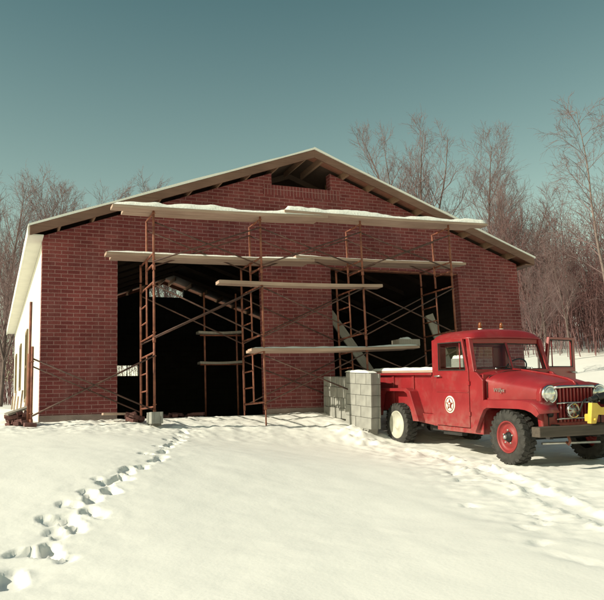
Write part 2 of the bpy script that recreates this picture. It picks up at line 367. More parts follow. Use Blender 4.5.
# front wall: piers, band and gable, outlines in (x, z)
f = MB()
f.prism([(0,-.3),(1.34,-.3),(1.34,3.05),(0,3.05)], 0, .2)
f.prism([(4.23,-.3),(5.77,-.3),(5.77,3.05),(4.23,3.05)], 0, .2)
f.prism([(9.0,-.3),(10.7,-.3),(10.7,3.05),(9.0,3.05)], 0, .2)
f.prism([(0,3.05),(10.7,3.05),(10.7,wtop(10.7)),(5.86,wtop(5.86)),(5.86,4.75),(4.50,4.75),(4.50,wtop(4.5)),(0,wtop(0))], 0, .2)
obj('front_wall', f, M['brick'], G)
obj('soldier_course', MB().box(4.30, 6.08, -.004, .1, 4.53, 4.745), M['soldier'], G)
for xa, xb in ((-.006,1.338),(4.232,5.768),(9.002,10.706)): obj('foundation', MB().box(xa,xb,-.012,.19,-.3,.115), M['cmu2'], G)
obj('door_lintel', MB().box(1.2, 4.37, .03, .17, 3.02, 3.049), M['rust'], G)
obj('door_lintel', MB().box(5.63, 9.14, .03, .17, 3.02, 3.049), M['rust'], G)
r = MB()
rx = [(3.40,2.13,3.92,1.72)]
r.prism([(0,-.3),(3.46,-.3),(3.46,wtop(0)),(0,wtop(0))], BL-.2, BL)
r.prism([(3.46,-.3),(4.3,-.3),(4.3,1.72),(3.46,1.72)], BL-.2, BL)
r.prism([(3.46,2.16),(4.3,2.16),(4.3,wtop(0)),(3.46,wtop(0))], BL-.2, BL)
r.prism([(4.3,-.3),(BW,-.3),(BW,wtop(0)),(4.3,wtop(0))], BL-.2, BL)
r.prism([(0,wtop(0)+.002),(BW,wtop(0)+.002),(6.02,wtop(6.02)-.03),(6.02,4.72),(4.70,4.72),(4.70,wtop(4.7)-.03)], BL-.2, BL)
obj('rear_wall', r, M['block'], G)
w = obj('rear_window', MB().box(3.86,3.89,BL-.15,BL-.1,1.72,2.16).box(3.46,4.3,BL-.15,BL-.1,1.72,1.75).box(3.46,4.3,BL-.15,BL-.1,2.13,2.16), M['trim'], G)
obj('pane', MB().box(3.46,4.3,BL-.128,BL-.122,1.75,2.13), M['glass'], w)
# left wall with three windows
WIN = [(4.35,5.15,.55,2.22),(7.75,8.45,1.0,2.26),(11.0,11.7,1.1,2.3)]
l = MB(); ycur = .2
for (y0,y1,z0,z1) in WIN:
    l.box(0,.2,ycur,y0,-.3,3.27); l.box(0,.2,y0,y1,-.3,z0); l.box(0,.2,y0,y1,z1,3.27); ycur = y1
l.box(0,.2,ycur,BL-.2,-.3,3.27)
obj('painted_side_wall', l, M['white'], G)
for (y0,y1,z0,z1) in WIN:
    w = obj('side_window', MB().ring([(y0,z0),(y1,z0),(y1,z1),(y0,z1)],[(y0+.07,z0+.07),(y1-.07,z0+.07),(y1-.07,z1-.07),(y0+.07,z1-.07)],-.035,.12,'x')
            .box(-.02,.06,y0+.07,y1-.07,(z0+z1)/2-.025,(z0+z1)/2+.025), M['trim'], G)
    obj('pane', MB().box(.085,.09,y0+.07,y1-.07,z0+.07,z1-.07), M['darkglass'], w)
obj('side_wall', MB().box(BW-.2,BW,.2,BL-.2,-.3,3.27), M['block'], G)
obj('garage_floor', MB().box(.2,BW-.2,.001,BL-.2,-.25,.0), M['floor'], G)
# painted strip on the brick return
# roof: deck, snow, fascia, rafters
def slope(x0, x1, y0, y1, d0, d1):
    m = MB()
    def zz(x): return 3.436 + .366*(x+SIDE)
    for s in (0, 1):
        X = (lambda x: x) if s == 0 else (lambda x: BW-x)
        P = [(X(x0), zz(x0)+d0), (X(x1), zz(x1)+d0), (X(x1), zz(x1)+d1), (X(x0), zz(x0)+d1)]
        m.prism(P, y0, y1)
    return m
xm = BW/2
obj('roof_deck', slope(-SIDE, xm, .1, BL-.1, -.035, 0), M['shadedwood'], G)  # deck over the interior coloured dark to stand for the shade under the roof
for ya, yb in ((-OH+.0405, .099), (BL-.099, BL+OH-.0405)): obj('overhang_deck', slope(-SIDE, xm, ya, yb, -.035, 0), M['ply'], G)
# snow on the roof, uneven edges
sn = MB()
for s in (0, 1):
    def fn(u, v, s=s):
        x = -SIDE-.03 + u*(xm+SIDE+.03); y = -OH-.02 + v*(BL+2*OH+.04)
        e = min(1, .75+u*6, .72+v*60, .72+(1-v)*60)
        k = noise.noise(Vector((x*1.3, y*1.3+s*9, 0)))
        z = 3.436+.366*(x+SIDE) + .006 + (.055+.022*k)*e
        return (x if s == 0 else BW-x, y, z)
    sn.grid(fn, 36, 60)
    def fb(u, v, s=s):
        x = -SIDE-.03 + u*(xm+SIDE+.03); y = -OH-.02 + v*(BL+2*OH+.04)
        return (x if s == 0 else BW-x, y, 3.436+.366*(x+SIDE)+.004)
    sn.grid(fb, 4, 4)
    for fn_edge in (lambda u, v, s=s: fn(u, 0) if v > .5 else fb(u, 0), lambda u, v, s=s: fn(0, u) if v > .5 else fb(0, u)):
        sn.grid(fn_edge, 36, 1)
obj('snow_cover', sn, M['snowtop'], G)
for s in (0, 1):
    X = (lambda x: x) if s == 0 else (lambda x: BW-x)
    for (y0, y1) in ((-OH, -OH+.04), (BL+OH-.04, BL+OH)):
        P = [(X(-SIDE), zt(-SIDE)-.167), (X(xm), zt(xm)-.167), (X(xm), zt(xm)-.001), (X(-SIDE), zt(-SIDE)-.001)]
        b = MB().prism(P, y0, y1)
        obj('fascia_board', b, M['fascia'], G, bevel=.004)
    # eave fascia and boxed soffit
    xa, xb = sorted((X(-SIDE-.03), X(-SIDE-.001)))
    obj('eave_fascia', MB().box(xa, xb, -OH+.041, BL+OH-.041, 3.436-.165, 3.436), M['white'] if s == 0 else M['fascia'], G)
    xa, xb = sorted((X(-SIDE), X(-.002)))
    obj('soffit', MB().box(xa, xb, -OH+.041, BL, 3.272, 3.295), M['white'] if s == 0 else M['fascia'], G)
# lookouts carrying the overhang, front and back; rafters inside
k = 0
for s in (0, 1):
    X = (lambda x: x) if s == 0 else (lambda x: BW-x)
    for i in range(9):
        x = .25 + i*.61
        for (y0, y1) in ((-OH+.041, .85), (BL-.85, BL+OH-.041)):
            P = [(X(x), zt(x)-.163), (X(x+.04), zt(x+.04)-.163), (X(x+.04), zt(x+.04)-.036), (X(x), zt(x)-.036)]
            obj('lookout', MB().prism(P, y0, y1), M['rafter'], G)
    for i in range(10):
        y = 1.1 + i*1.25
        P = [(X(.2), zt(.2)-.16), (X(xm-.001), zt(xm)-.16), (X(xm-.001), zt(xm)-.036), (X(.2), zt(.2)-.036)]
        obj('rafter', MB().prism(P, y, y+.045), M['shadedwood'], G)

# ------------------------------------------------------------------ scaffolding
TX = [1.75, 3.74, 5.84, 7.92]; TZ = [0, .03, .08, .15]; YF, YB, YI = -1.30, -.12, -.68
TN = ['at the left doorway', 'at the left edge of the brick pier', 'at the right edge of the brick pier', 'behind the truck cab']
def frame(kind):
    t = thing('scaffold_section', '', 'scaffold frame', group='rusty scaffold frames')
    r = .021
    ztop = 1.22
    zt_ = ztop if kind != 'top' else 1.06
    fp = MB().tube((0,YF,-.32),(0,YF,.03),r*.72).tube((0,YF,0),(0,YF,zt_),r).tube((0,YF,-.015),(0,YF,.07),r*1.35)
    for z in (.16, .98): fp.tube((-.03,YF-.015,z),(.03,YF-.015,z),.009,n=5)
    obj('post', fp, M['rust'], t)
    if kind != 'top':
        obj('post', MB().tube((0,YB,-.32),(0,YB,.03),r*.72).tube((0,YB,0),(0,YB,ztop),r), M['rust'], t)
        obj('inner_post', MB().tube((0,YI,.12),(0,YI,1.04),r*.8), M['rust'], t)
        for z in (.12, 1.04): obj('crossbar', MB().tube((0,YF,z),(0,YB,z),r*.85), M['rust'], t)
        for z in (.42, .73): obj('rung', MB().tube((0,YI,z),(0,YB,z),r*.7), M['rust'], t)
    else:
        obj('post', MB().tube((0,YI,-.16),(0,YI,1.0),r), M['rust'], t)
        for z in (.09, .99): obj('crossbar', MB().tube((0,YF,z),(0,YI,z),r*.85), M['rust'], t)
        obj('crossbar', MB().tube((0,YF,.28),(0,YB,.28),r*.85), M['rust'], t)
        obj('post', MB().tube((0,YB,-.02),(0,YB,.31),r), M['rust'], t)
    return t
protoF = frame('low'); protoT = frame('top')
first = {'low': True, 'top': True}
for ti in range(4):
    for lv in range(3):
        kind = 'top' if lv == 2 else 'low'
        p = protoT if kind == 'top' else protoF
        if first[kind]: o = p; first[kind] = False
        else: o = copy_tree(p)
        o.location = (TX[ti], 0, TZ[ti] + (.06, 1.285, 2.55)[lv])
        if lv == 2: o.scale = (1,1,1.02)
        o['label'] = ['rusty bottom scaffold frame of the tower ', 'rusty middle scaffold frame of the tower ', 'rusty short top scaffold frame of the tower '][lv] + TN[ti]
o = copy_tree(protoF); o.location = (-.2, 0, -.03); o['label'] = 'single low scaffold frame standing alone at the left corner of the garage'
tag(obj('scaffold_pipe', MB().tube((-.245,-1.28,-.06),(-.235,-1.26,1.92),.022), M['rust']), 'long rusty pipe standing upright beside the lone frame at the left corner', 'pipe')
def brace(xa, xb, y, z0, z1, za, zb, lab):
    b = MB()
    b.tube((xa, y-.022, z0+za), (xb, y-.022, z1+zb), .0135, n=6)
    b.tube((xa, y+.014, z1+za), (xb, y+.014, z0+zb), .0135, n=6)
    return tag(obj('cross_brace', b, M['brace']), lab, 'cross brace', 'scaffold cross braces')
BN = ['across the left doorway', 'across the middle brick pier', 'across the right doorway']
for bi in range(3):
    for lv in range(3):
        if bi == 0 and lv == 0: continue
        for y, fb in ((YF, 'front'), (YB if lv < 2 else YI, 'rear')):
            lo, hi = ((.16, 1.02), (1.36, 2.28), (2.68, 3.40))[lv]
            brace(TX[bi], TX[bi+1], y, lo, hi, TZ[bi], TZ[bi+1],
                  'thin crossed scaffold tubes, %s %s pair %s' % (fb, ('low', 'middle', 'high')[lv], BN[bi]))
for y, fb in ((YF, 'front'), (YB, 'rear')):
    brace(-.2, TX[0], y, .10, 1.02, -.02, .02, 'thin crossed scaffold tubes, %s pair across the brick at the left corner' % fb)

def board(x0, x1, y0, y1, za, zb, th, label, snow=0, mat_='plank', cat='plank', group='scaffold planks', tw=0):
    """a plank from x0 to x1 whose underside runs from za to zb"""
    b = MB(); n = 10
    def sec(i):
        t = i/n; x = x0+(x1-x0)*t; z = za+(zb-za)*t - .02*math.sin(math.pi*t)
        return [(x,y0,z),(x,y1,z+tw),(x,y1,z+th+tw),(x,y0,z+th)]
    vs = [p for i in range(n+1) for p in sec(i)]; fs = []
    for i in range(n):
        for k in range(4):
            j = (k+1) % 4; fs.append((i*4+k, i*4+j, (i+1)*4+j, (i+1)*4+k))
    fs += [(3,2,1,0), (n*4,n*4+1,n*4+2,n*4+3)]
    b.add(vs, fs)
    o = obj('scaffold_plank', b, M[mat_], bevel=.004); tag(o, label, cat, group)
    if snow:
        s = MB(); nn = int((x1-x0)*14)
        def top(u, v):
            t = u; x = x0+(x1-x0)*t; z = za+(zb-za)*t - .02*math.sin(math.pi*t)+th
            y = y0+(y1-y0)*v; e = min(1, v*6, (1-v)*6, u*40, (1-u)*40)
            k = max(.12, 1+.75*noise.noise(Vector((x*1.3, y*3, za)))+.4*noise.noise(Vector((x*5, y*6, za))))
            return (x+(.5-u)*.02, y+.012*noise.noise(Vector((x*4,v,1))), z+.002+snow*k*math.sqrt(max(e, 0)))
        s.grid(top, nn, 8)
        s.grid(lambda u, v: (x0+(x1-x0)*u, y0+(y1-y0)*v, za+(zb-za)*u-.02*math.sin(math.pi*u)+th+.002), nn, 1)
        obj('snow_cover', s, M['snowtop'], o)
    return o
board(1.03, 5.1, -1.40, -1.16, 3.585, 3.69, .05, 'front snow covered plank on the left half of the topmost scaffold platform', .085)
board(1.25, 5.0, -1.14, -.92, 3.585, 3.69, .05, 'rear snow covered plank on the left half of the topmost scaffold platform', .075)
board(4.2, 8.86, -1.40, -1.16, 3.735, 3.80, .05, 'front snow covered plank on the right half of the topmost scaffold platform', .085)
board(4.35, 8.6, -1.14, -.92, 3.735, 3.80, .05, 'rear snow covered plank on the right half of the topmost scaffold platform', .075)
board(1.0, 5.0, -.92, -.68, 2.86, 2.93, .05, 'front plank on the left half of the platform level with the door tops', .028)
board(1.12, 4.95, -.66, -.44, 2.86, 2.93, .05, 'rear plank on the left half of the platform level with the door tops')
board(4.6, 8.58, -.92, -.68, 2.985, 3.04, .05, 'front plank on the right half of the platform level with the door tops', .02)
board(4.75, 8.5, -.66, -.44, 2.985, 3.04, .05, 'rear plank on the right half of the platform level with the door tops')
board(2.92, 6.26, -1.33, -1.09, 2.345, 2.39, .06, 'bare tan plank with a pointed end crossing the brick pier at mid height')
board(3.5, 7.02, -1.33, -1.09, 1.125, 1.19, .05, 'front snow dusted plank low on the scaffold beside the truck', .028)
board(3.55, 6.9, -1.07, -.85, 1.125, 1.19, .05, 'rear snow dusted plank low on the scaffold beside the truck', .02)
board(3.13, 4.1, .9, 1.12, 1.72, 1.74, .05, 'dark plank hanging inside the left doorway above another', 0, 'greywood')
board(3.18, 4.15, 1.0, 1.22, 1.10, 1.12, .05, 'dark plank hanging inside the left doorway below another', 0, 'greywood')
hg = MB()
for x in (3.3, 4.0): hg.tube((x, 1.06, 0), (x, 1.06, 2.6), .02); 
for z in (1.09, 1.70): hg.tube((3.2, 1.06, z), (4.15, 1.06, z), .018)
tag(obj('scaffold_trestle', hg, M['rust']), 'rusty pipe trestle inside the left doorway holding two dark planks', 'trestle')
# mortar tub, block and bucket on the low plank
tub = MB(); tub.ring([(-.24,-.15),(.24,-.15),(.24,.15),(-.24,.15)], [(-.22,-.13),(.22,-.13),(.22,.13),(-.22,.13)], 0, .13, 'z'); tub.box(-.22,.22,-.13,.13,0,.02)
o = obj('mortar_box', tub, M['greywood'], loc=(6.84,-1.1,1.245)); tag(o, 'small grey mortar box at the right end of the low plank', 'mortar box')
sm = MB(); sm.grid(lambda u, v: (-.22+.44*u, -.13+.26*v, .10+.09*math.sin(math.pi*u)*math.sin(math.pi*v)+.03*noise.noise(Vector((u*5,v*5,2)))), 12, 8)
tag(obj('snow_heap', sm, M['snowtop'], loc=(6.84,-1.1,1.245)), 'lumpy heap of snow filling the small mortar box', 'snow heap')
# leaning boards
def lean(p0, p1, w, th, label, m='greywood'):
    a = Vector(p0); b = Vector(p1); d = (b-a); L_ = d.length
    z = d.normalized(); x = Vector((0,1,0)).cross(z).normalized(); y = z.cross(x)
    o = obj('leaning_board', MB().box(-w/2,w/2,-th/2,th/2,0,L_), M[m], bevel=.003)
    mw = Matrix((x, y, z)).transposed().to_4x4(); mw.translation = a; o.matrix_world = mw
    return tag(o, label, 'board', 'leaning boards')
lean((7.25,.12,.02),(5.86,.34,2.12), .2, .04, 'wide grey board leaning in the right doorway against the middle pier')
lean((8.92,.0,.02),(8.23,.12,2.1), .2, .04, 'sunlit grey board leaning upright in the doorway behind the truck cab')

# ------------------------------------------------------------------ concrete blocks
def block_mesh(half=False):
    b = MB(); Lx = .19 if half else .39; t = .032
    # length along x, width y, height z; cores run along z
    xs = [0, Lx] if half else [0, Lx/2, Lx]
    b.box(0, Lx, 0, t, 0, .19); b.box(0, Lx, .19-t, .19, 0, .19)
    webs = [(.024,.024+t),(Lx-t-.024,Lx-.024)] + ([] if half else [(Lx/2-t/2, Lx/2+t/2)])
    for a, c in webs: b.box(a, c, t, .19-t, 0, .19)
    me = b.mesh('concrete_block', M['cmu']); fixnormals(me); return me
BLK = block_mesh(); HALF = block_mesh(True)
ORD = ['first','second','third','fourth','fifth','sixth']
tilt = R(5.2)
def place_block(me, origin, y, z, mode, label, x=5.4):
    # wall face of the stacks looks along -X; y runs towards the camera (negative Y), z up, both in the tilted stack plane
    o = bpy.data.objects.new('concrete_block', me); COL.objects.link(o)
    j = lambda s: random.uniform(-s, s)
    if mode == 'along':   # long face seen: block x -> -Y, block y -> X
        m = Matrix(((0,1,0),(-1,0,0),(0,0,1))).to_4x4()
        pos = Vector((x+j(.006), -y, z))
    elif mode == 'end':   # end seen: block x -> X, block y -> -Y (mirrored rotation)
        m = Matrix(((1,0,0),(0,1,0),(0,0,1))).to_4x4()
        pos = Vector((x+j(.008), -y-.19, z))
    else:                 # cores seen: block z -> X, block x -> -Y, block y -> Z
        m = Matrix(((0,0,1),(-1,0,0),(0,1,0))).to_4x4()
        if m.to_3x3().determinant() < 0: m = Matrix(((0,0,1),(-1,0,0),(0,-1,0))).to_4x4()
        pos = Vector((x+j(.006), -y, z + (.19 if m[2][1] < 0 else 0)))
    m.translation = pos
    T = Matrix.Translation(Vector(origin)) @ Matrix.Rotation(tilt, 4, 'X')
    o.matrix_world = T @ m @ Matrix.Rotation(j(.012), 4, 'Z')
    tag(o, label, 'concrete block', 'concrete blocks stacked by the truck tailgate')
H = .197
oA = (0, -.16, -.055); RN = ['bottom','second','third','top']
for rI in range(4):
    z = rI*H
    if rI in (1, 3):
        for k in range(5):
            place_block(BLK, oA, k*.207+.004, z, 'end', 'grey block end on, %s from the doorway in the %s row of the lower stack' % (ORD[k], RN[rI]))
    else:
        offs = [(BLK,0),(BLK,.40),(HALF,.80)] if rI == 0 else [(HALF,0),(BLK,.21),(BLK,.62)]
        for k, (me, y) in enumerate(offs):
            place_block(me, oA, y+.006, z, 'along', 'grey block, %s from the doorway in the %s row of the lower stack' % (ORD[k], RN[rI]))
oB = (0, -1.14, -.19-.07); RT = ['bottom','second','third','fourth','fifth','top']
for rI in range(6):
    z = rI*H - .19
    if rI == 0:
        for k, (me, y) in enumerate(((BLK,-.1),(BLK,.3),(HALF,.70))): place_block(me, oB, y, z+.01, 'core', 'grey block with open holes outward, %s from the doorway under the taller stack' % ORD[k], 5.405)
        continue
    offs = {1: [(BLK,0),(HALF,.405),(BLK,.61)], 2: [(HALF,0),(BLK,.20),(BLK,.61)], 3: [(BLK,0),(BLK,.41),(HALF,.81)], 4: [(HALF,0),(BLK,.2),(BLK,.605)], 5: [(BLK,0),(BLK,.403),(HALF,.805)]}[rI]
    for k, (me, y) in enumerate(offs):
        place_block(me, oB, y+.004+.19*0, z, 'along', 'grey block, %s from the doorway in the %s row of the taller stack' % (ORD[k], RT[rI]))
def snow_patch(x0, x1, y0, y1, z, th, label, rot=0, seed=0):
    s = MB()
    def fn(u, v):
        e = min(1, u*5, (1-u)*5, v*5, (1-v)*5)
        x = x0+(x1-x0)*u; y = y0+(y1-y0)*v
        return (x, y, z+rot*(y-y0)+.002+th*math.sqrt(e)*(1+.5*noise.noise(Vector((x*5,y*5,seed)))))
    s.grid(fn, 24, 24)
    s.grid(lambda u, v: (x0+(x1-x0)*u, y0+(y1-y0)*v, z+rot*((y1-y0)*v)), 1, 1)
    return s
tag(obj('snow_patch', snow_patch(5.41,5.59,-2.13,-1.16,.648,.04,'',rot=math.tan(tilt)), M['snowtop']), 'thin cap of snow lying on the taller concrete block stack', 'snow cap')

# base blocks, rubble and scraps by the doorway and at the left corner
def loose_block(loc, rot, label, m=BLK):
    o = bpy.data.objects.new('concrete_block', m); COL.objects.link(o); o.location = loc; o.rotation_euler = rot
    return tag(o, label, 'concrete block')
loose_block((1.66,-1.40,-.145), (0,0,R(8)), 'pale snowy concrete block lying under the leftmost tower of the scaffold', HALF)
loose_block((1.64,-1.2,-.10), (0,0,R(-90)), 'pale concrete block lying just behind the foot of the leftmost tower', BLK)
def bricks(cx, cy, cz, n, sx, sy, sz, label, name='brick_heap'):
    b = MB()
    for i in range(n):
        Mx = Matrix.Translation((cx+random.uniform(-sx,sx), cy+random.uniform(-sy,sy), cz+random.uniform(0,sz))) @ Euler((random.uniform(-.3,.3),random.uniform(-.3,.3),random.uniform(0,3))).to_matrix().to_4x4()
        b.box(-.1,.1,-.05,.05,-.03,.03,Mx)
    return tag(obj(name, b, M['rubble'], bevel=.004), label, 'brick heap')
bricks(1.5,-.98,-.02,12,.09,.16,.13,'small heap of broken red bricks beside the leftmost tower foot')
bricks(2.6,.25,.02,9,.35,.15,.05,'scattered brick bits on the sill of the left doorway')
bricks(-.36,-.95,-.02,22,.13,.3,.15,'heap of dark red bricks at the left corner of the garage')
tag(obj('scrap_board', MB().box(-.2,.2,-.07,.07,-.015,.015, Matrix.Translation((-.38,-1.05,.19)) @ Euler((0.12,-.3,.35)).to_matrix().to_4x4()), M['greywood']), 'short scrap board lying on the dark brick heap', 'board')
tag(obj('scrap_board', MB().box(-.28,.28,-.06,.06,-.018,.018, Matrix.Translation((1.24,-.82,.09)) @ Euler((0,.02,.1)).to_matrix().to_4x4()), M['plank']), 'short tan board lying in the snow inside the left doorway edge', 'board')
tag(obj('broken_brick', MB().box(-.09,.09,-.05,.05,-.02,.04, Matrix.Translation((-.23,-1.62,-.06)) @ Euler((0.1,.05,.2)).to_matrix().to_4x4()), M['rubble'], bevel=.005), 'lone dark brick half sunk in the snow in front of the left corner', 'brick')
SL = ['nearest the brick corner','second from the brick corner','third from the brick corner','fourth from the brick corner','furthest from the brick corner']
for i in range(5):
    y = 3.0+i*2.1
    zg = float(ground(-.3, y))
    b = MB(); b.box(-.02,.02,-.02,.02,0,.5+.15*(i % 2), Matrix.Translation((-.12,y,zg-.05)) @ Euler((0,R(5),0)).to_matrix().to_4x4())
    tag(obj('wooden_stake', b, M['plank']), 'thin wooden stake leaning on the white side wall, '+SL[i], 'stake', 'stakes along the side wall')
for i, (x, y, h) in enumerate(((-.95,13.2,1.15),(-1.25,15.6,1.2))):
    zg = float(ground(x, y))
    tag(obj('fence_post', MB().tube((x,y,zg-.1),(x+.03,y,zg+h),.05,.045), M['bark']), ['dark fence post standing near the far end of the white wall','dark fence post standing alone beyond the far end of the white wall'][i], 'fence post')

# ------------------------------------------------------------------ the pickup truck
pit = R(3.97)
Rm = Matrix(((0, 1, 0), (-math.cos(pit), 0, -math.sin(pit)), (-math.sin(pit), 0, math.cos(pit))))   # columns: forward, left, up
T = thing('pickup_truck', 'old red pickup truck with a star disc on its door, backed toward the garage', 'pickup truck')
mw = Rm.to_4x4(); mw.translation = Vector((6.6033, -5.3052, -.8554)); T.matrix_world = mw
RED = M['red']
# --- cab
NE = -1
c = MB()
# near cheek behind and ahead of the door, sill under it; the far door opening stays open
for s in (-1, 1):
    a, b = (-.735, -.70) if s < 0 else (.70, .735)
    c.prism([(-1.93,.42),(-1.815,.42),(-1.815,1.30),(-1.93,1.30)], a, b)
    c.prism([(-.925,.36),(-.62,.36),(-.60,.80),(-.60,1.16),(-.74,1.27),(-.925,1.30)], a, b)
    c.prism([(-1.815,.36),(-.925,.36),(-.925,.43),(-1.815,.43)], a, b)
    # pillars
    c.prism([(-1.93,1.30),(-1.80,1.30),(-1.80,1.80),(-1.93,1.80)], (s*.735), (s*.66)) if s < 0 else c.prism([(-1.93,1.30),(-1.80,1.30),(-1.80,1.80),(-1.93,1.80)], .66, .735)
    c.add([(-.925,s*.735,1.29),(-.80,s*.735,1.28),(-.80,s*.67,1.29),(-.925,s*.67,1.30),
           (-1.04,s*.70,1.80),(-.955,s*.70,1.80),(-.955,s*.63,1.80),(-1.04,s*.63,1.80)],
          [(0,1,5,4),(1,2,6,5),(2,3,7,6),(3,0,4,7),(0,3,2,1),(4,5,6,7)])
# rear panel with its window hole
c.prism([(-.70,.42),(.70,.42),(.70,1.36),(-.70,1.36)], -1.93, -1.895, 'x')
c.prism([(-.66,1.36),(-.48,1.36),(-.48,1.70),(-.66,1.70)], -1.93, -1.895, 'x'); c.prism([(.48,1.36),(.66,1.36),(.66,1.70),(.48,1.70)], -1.93, -1.895, 'x')
c.prism([(-.66,1.70),(.66,1.70),(.66,1.80),(-.66,1.80)], -1.93, -1.895, 'x')
# windshield header and the cowl
c.prism([(-.63,1.715),(.63,1.715),(.63,1.80),(-.63,1.80)], -1.03, -.965, 'x')
c.prism([(-.73,1.24),(.73,1.24),(.70,1.315),(-.70,1.315)], -.925, -.80, 'x')
c.prism([(-.70,.36),(.70,.36),(.70,1.24),(-.70,1.24)], -.66, -.63, 'x')
cab = obj('cab', c, RED, T, bevel=.008)
def roof(u, v):
    xn = 2*u-1; yn = 2*v-1
    x = -1.45 + xn*.53; hw = .725-.03*max(0, xn)
    k = max(0, 1-abs(yn)**3.4)**.55*max(0, 1-abs(xn)**7)**.5
    # round the plan corners
    cr = 1-.10*max(0, abs(xn)-.75)/.25*0
    y = yn*hw*(1-.09*max(0, (abs(xn)-.72)/.28)**2)
    return (x, y, 1.805+.135*k+.015*(1-yn*yn))
rf = MB(); rf.grid(roof, 28, 28)
rf.grid(lambda u, v: (lambda p: (p[0]*.995-.007, p[1]*.985, p[2]-.02))(roof(u, v)), 28, 28)
# drip rail all round
rim = [roof(u/28, 0) for u in range(29)] + [roof(1, v/28) for v in range(1, 29)] + [roof(1-u/28, 1) for u in range(1, 29)] + [roof(0, 1-v/28) for v in range(1, 29)]
rf.path([(p[0], p[1], p[2]-.008) for p in rim], [.016]*len(rim), 6)
obj('roof', rf, RED, T, recalc=True)
# interior
obj('bench_seat', MB().box(-1.80,-1.35,-.62,.62,.72,.88).box(-1.86,-1.72,-.62,.62,.88,1.28), M['seat'], T, bevel=.04)
obj('cab_floor', MB().box(-1.89,-.66,-.69,.69,.40,.46), M['interior'], T)
obj('dashboard', MB().box(-.98,-.90,-.68,.68,1.08,1.285), M['interior'], T, bevel=.02)
sw = MB(); pts = []
for k in range(25):
    t = 2*math.pi*k/24; pts.append((-1.18+.10*math.sin(t), .36+.20*math.cos(t), 1.33+.15*math.sin(t)))
sw.path(pts, [.012]*25, 6, cap=False); sw.tube((-1.18,.36,1.33),(-.95,.36,1.12),.018); sw.tube((-1.18,.17,1.33),(-1.18,.55,1.33),.01)
obj('steering_wheel', sw, M['winch'], T)
# windshield: two panes, divider
for s in (-1, 1):
    g = MB(); g.add([(-.838,s*.665,1.315),(-.815,s*.022,1.315),(-.965,s*.022,1.715),(-.99,s*.63,1.715)], [(0,1,2,3)])
    obj('windshield_pane', g, M['glass'], T)
    fr = MB(); q = [(-.835,s*.665,1.318),(-.812,s*.022,1.318),(-.962,s*.022,1.712),(-.987,s*.63,1.712)]
    fr.path(q+[q[0]], [.011]*5, 6)
    obj('windshield_gasket', fr, M['black'], T)
    wp = MB(); wp.tube((-.79,s*.34,1.335),(-.815,s*.10,1.36),.006,n=5); wp.tube((-.815,s*.24,1.345),(-.825,s*.02+s*.02,1.365),.008,n=5)
    wb = obj('wiper', wp, M['winch'], T)
    obj('wiper_pivot', MB().lathe([(-.012,.001),(-.012,.018),(.012,.018),(.012,.001)], (-.785,s*.34,1.325), 12), M['chrome'], wb)
obj('windshield_divider', MB().add([(-.80,-.022,1.30),(-.80,.022,1.30),(-.955,.022,1.73),(-.955,-.022,1.73),(-.83,-.022,1.30),(-.83,.022,1.30),(-.985,.022,1.73),(-.985,-.022,1.73)],
    [(0,1,2,3),(4,7,6,5),(0,3,7,4),(1,5,6,2),(0,4,5,1),(3,2,6,7)]), RED, T)
obj('rear_window_pane', MB().add([(-1.91,-.48,1.36),(-1.91,.48,1.36),(-1.91,.48,1.70),(-1.91,-.48,1.70)], [(0,1,2,3)]), M['glass'], T)
# doors, in door space: x from hinge backwards is negative, outer face at y=-.0
def make_door(s):
    d = MB()
    P = [(0,.44),(-.88,.44),(-.885,1.29),(.0,1.29)]
    d.prism(P, 0, s*.045)
    # window frame
    d.ring([(0,1.2895),(-.885,1.2895),(-.885,1.79),(-.14,1.79)], [(-.075,1.31),(-.80,1.31),(-.80,1.745),(-.165,1.745)], 0, s*.045)
    return d
def dress_door(o, s):
    y = -s*.004
    obj('door_pane', MB().add([(-.075,s*.022,1.31),(-.80,s*.022,1.31),(-.80,s*.022,1.745),(-.165,s*.022,1.745)], [(0,1,2,3)]), M['glass'], o)
    obj('vent_bar', MB().tube((-.235,s*.022,1.30),(-.235,s*.022,1.75),.010,n=6), RED, o)
    obj('handle', MB().tube((-.86,-s*.035,1.215),(-.70,-s*.04,1.222),.012).tube((-.82,0,1.217),(-.82,-s*.035,1.217),.014), M['dullchrome'], o)
    obj('gasket', MB().path([(-.075,s*.004,1.31),(-.80,s*.004,1.31),(-.80,s*.004,1.745),(-.165,s*.004,1.745),(-.075,s*.004,1.31)], [.010]*5, 6), M['black'], o)
    obj('hinge', MB().box(-.02,.035,-s*.012,s*.004,1.08,1.14), RED, o); obj('hinge', MB().box(-.02,.035,-s*.012,s*.004,.62,.68), RED, o)
dn = obj('door', make_door(1), RED, T, loc=(-.93,-.745,0), bevel=.006); dress_door(dn, 1)
# crease pressed into the door
obj('belt_moulding', MB().box(-.87,-.012,-.010,.002,.965,.985), RED, dn, bevel=.004)
em = obj('door_emblem', MB().lathe([(0,.001),(-.006,.13),(-.003,.135),(.004,.135)], (-.50,-.004,.775), 40), M['whitepaint'], dn)
star = []
for k in range(10):
    t = math.pi/2+k*math.pi/5; r_ = .092 if k % 2 == 0 else .040
    star.append((-.50+r_*math.cos(t), .775+r_*math.sin(t)))
obj('star', MB().prism(star, -.0165, -.011), M['star'], em)
obj('star_ring', MB().ring([(-.50+.112*math.cos(2*math.pi*k/40), .775+.112*math.sin(2*math.pi*k/40)) for k in range(40)], [(-.50+.103*math.cos(2*math.pi*k/40), .775+.103*math.sin(2*math.pi*k/40)) for k in range(40)], -.0165, -.008), M['star'], em)
obj('letter_mark', MB().box(-.53,-.47,-.021,-.0155,.785,.802).box(-.5085,-.4915,-.021,-.0155,.735,.7849), M['whitepaint'], em)
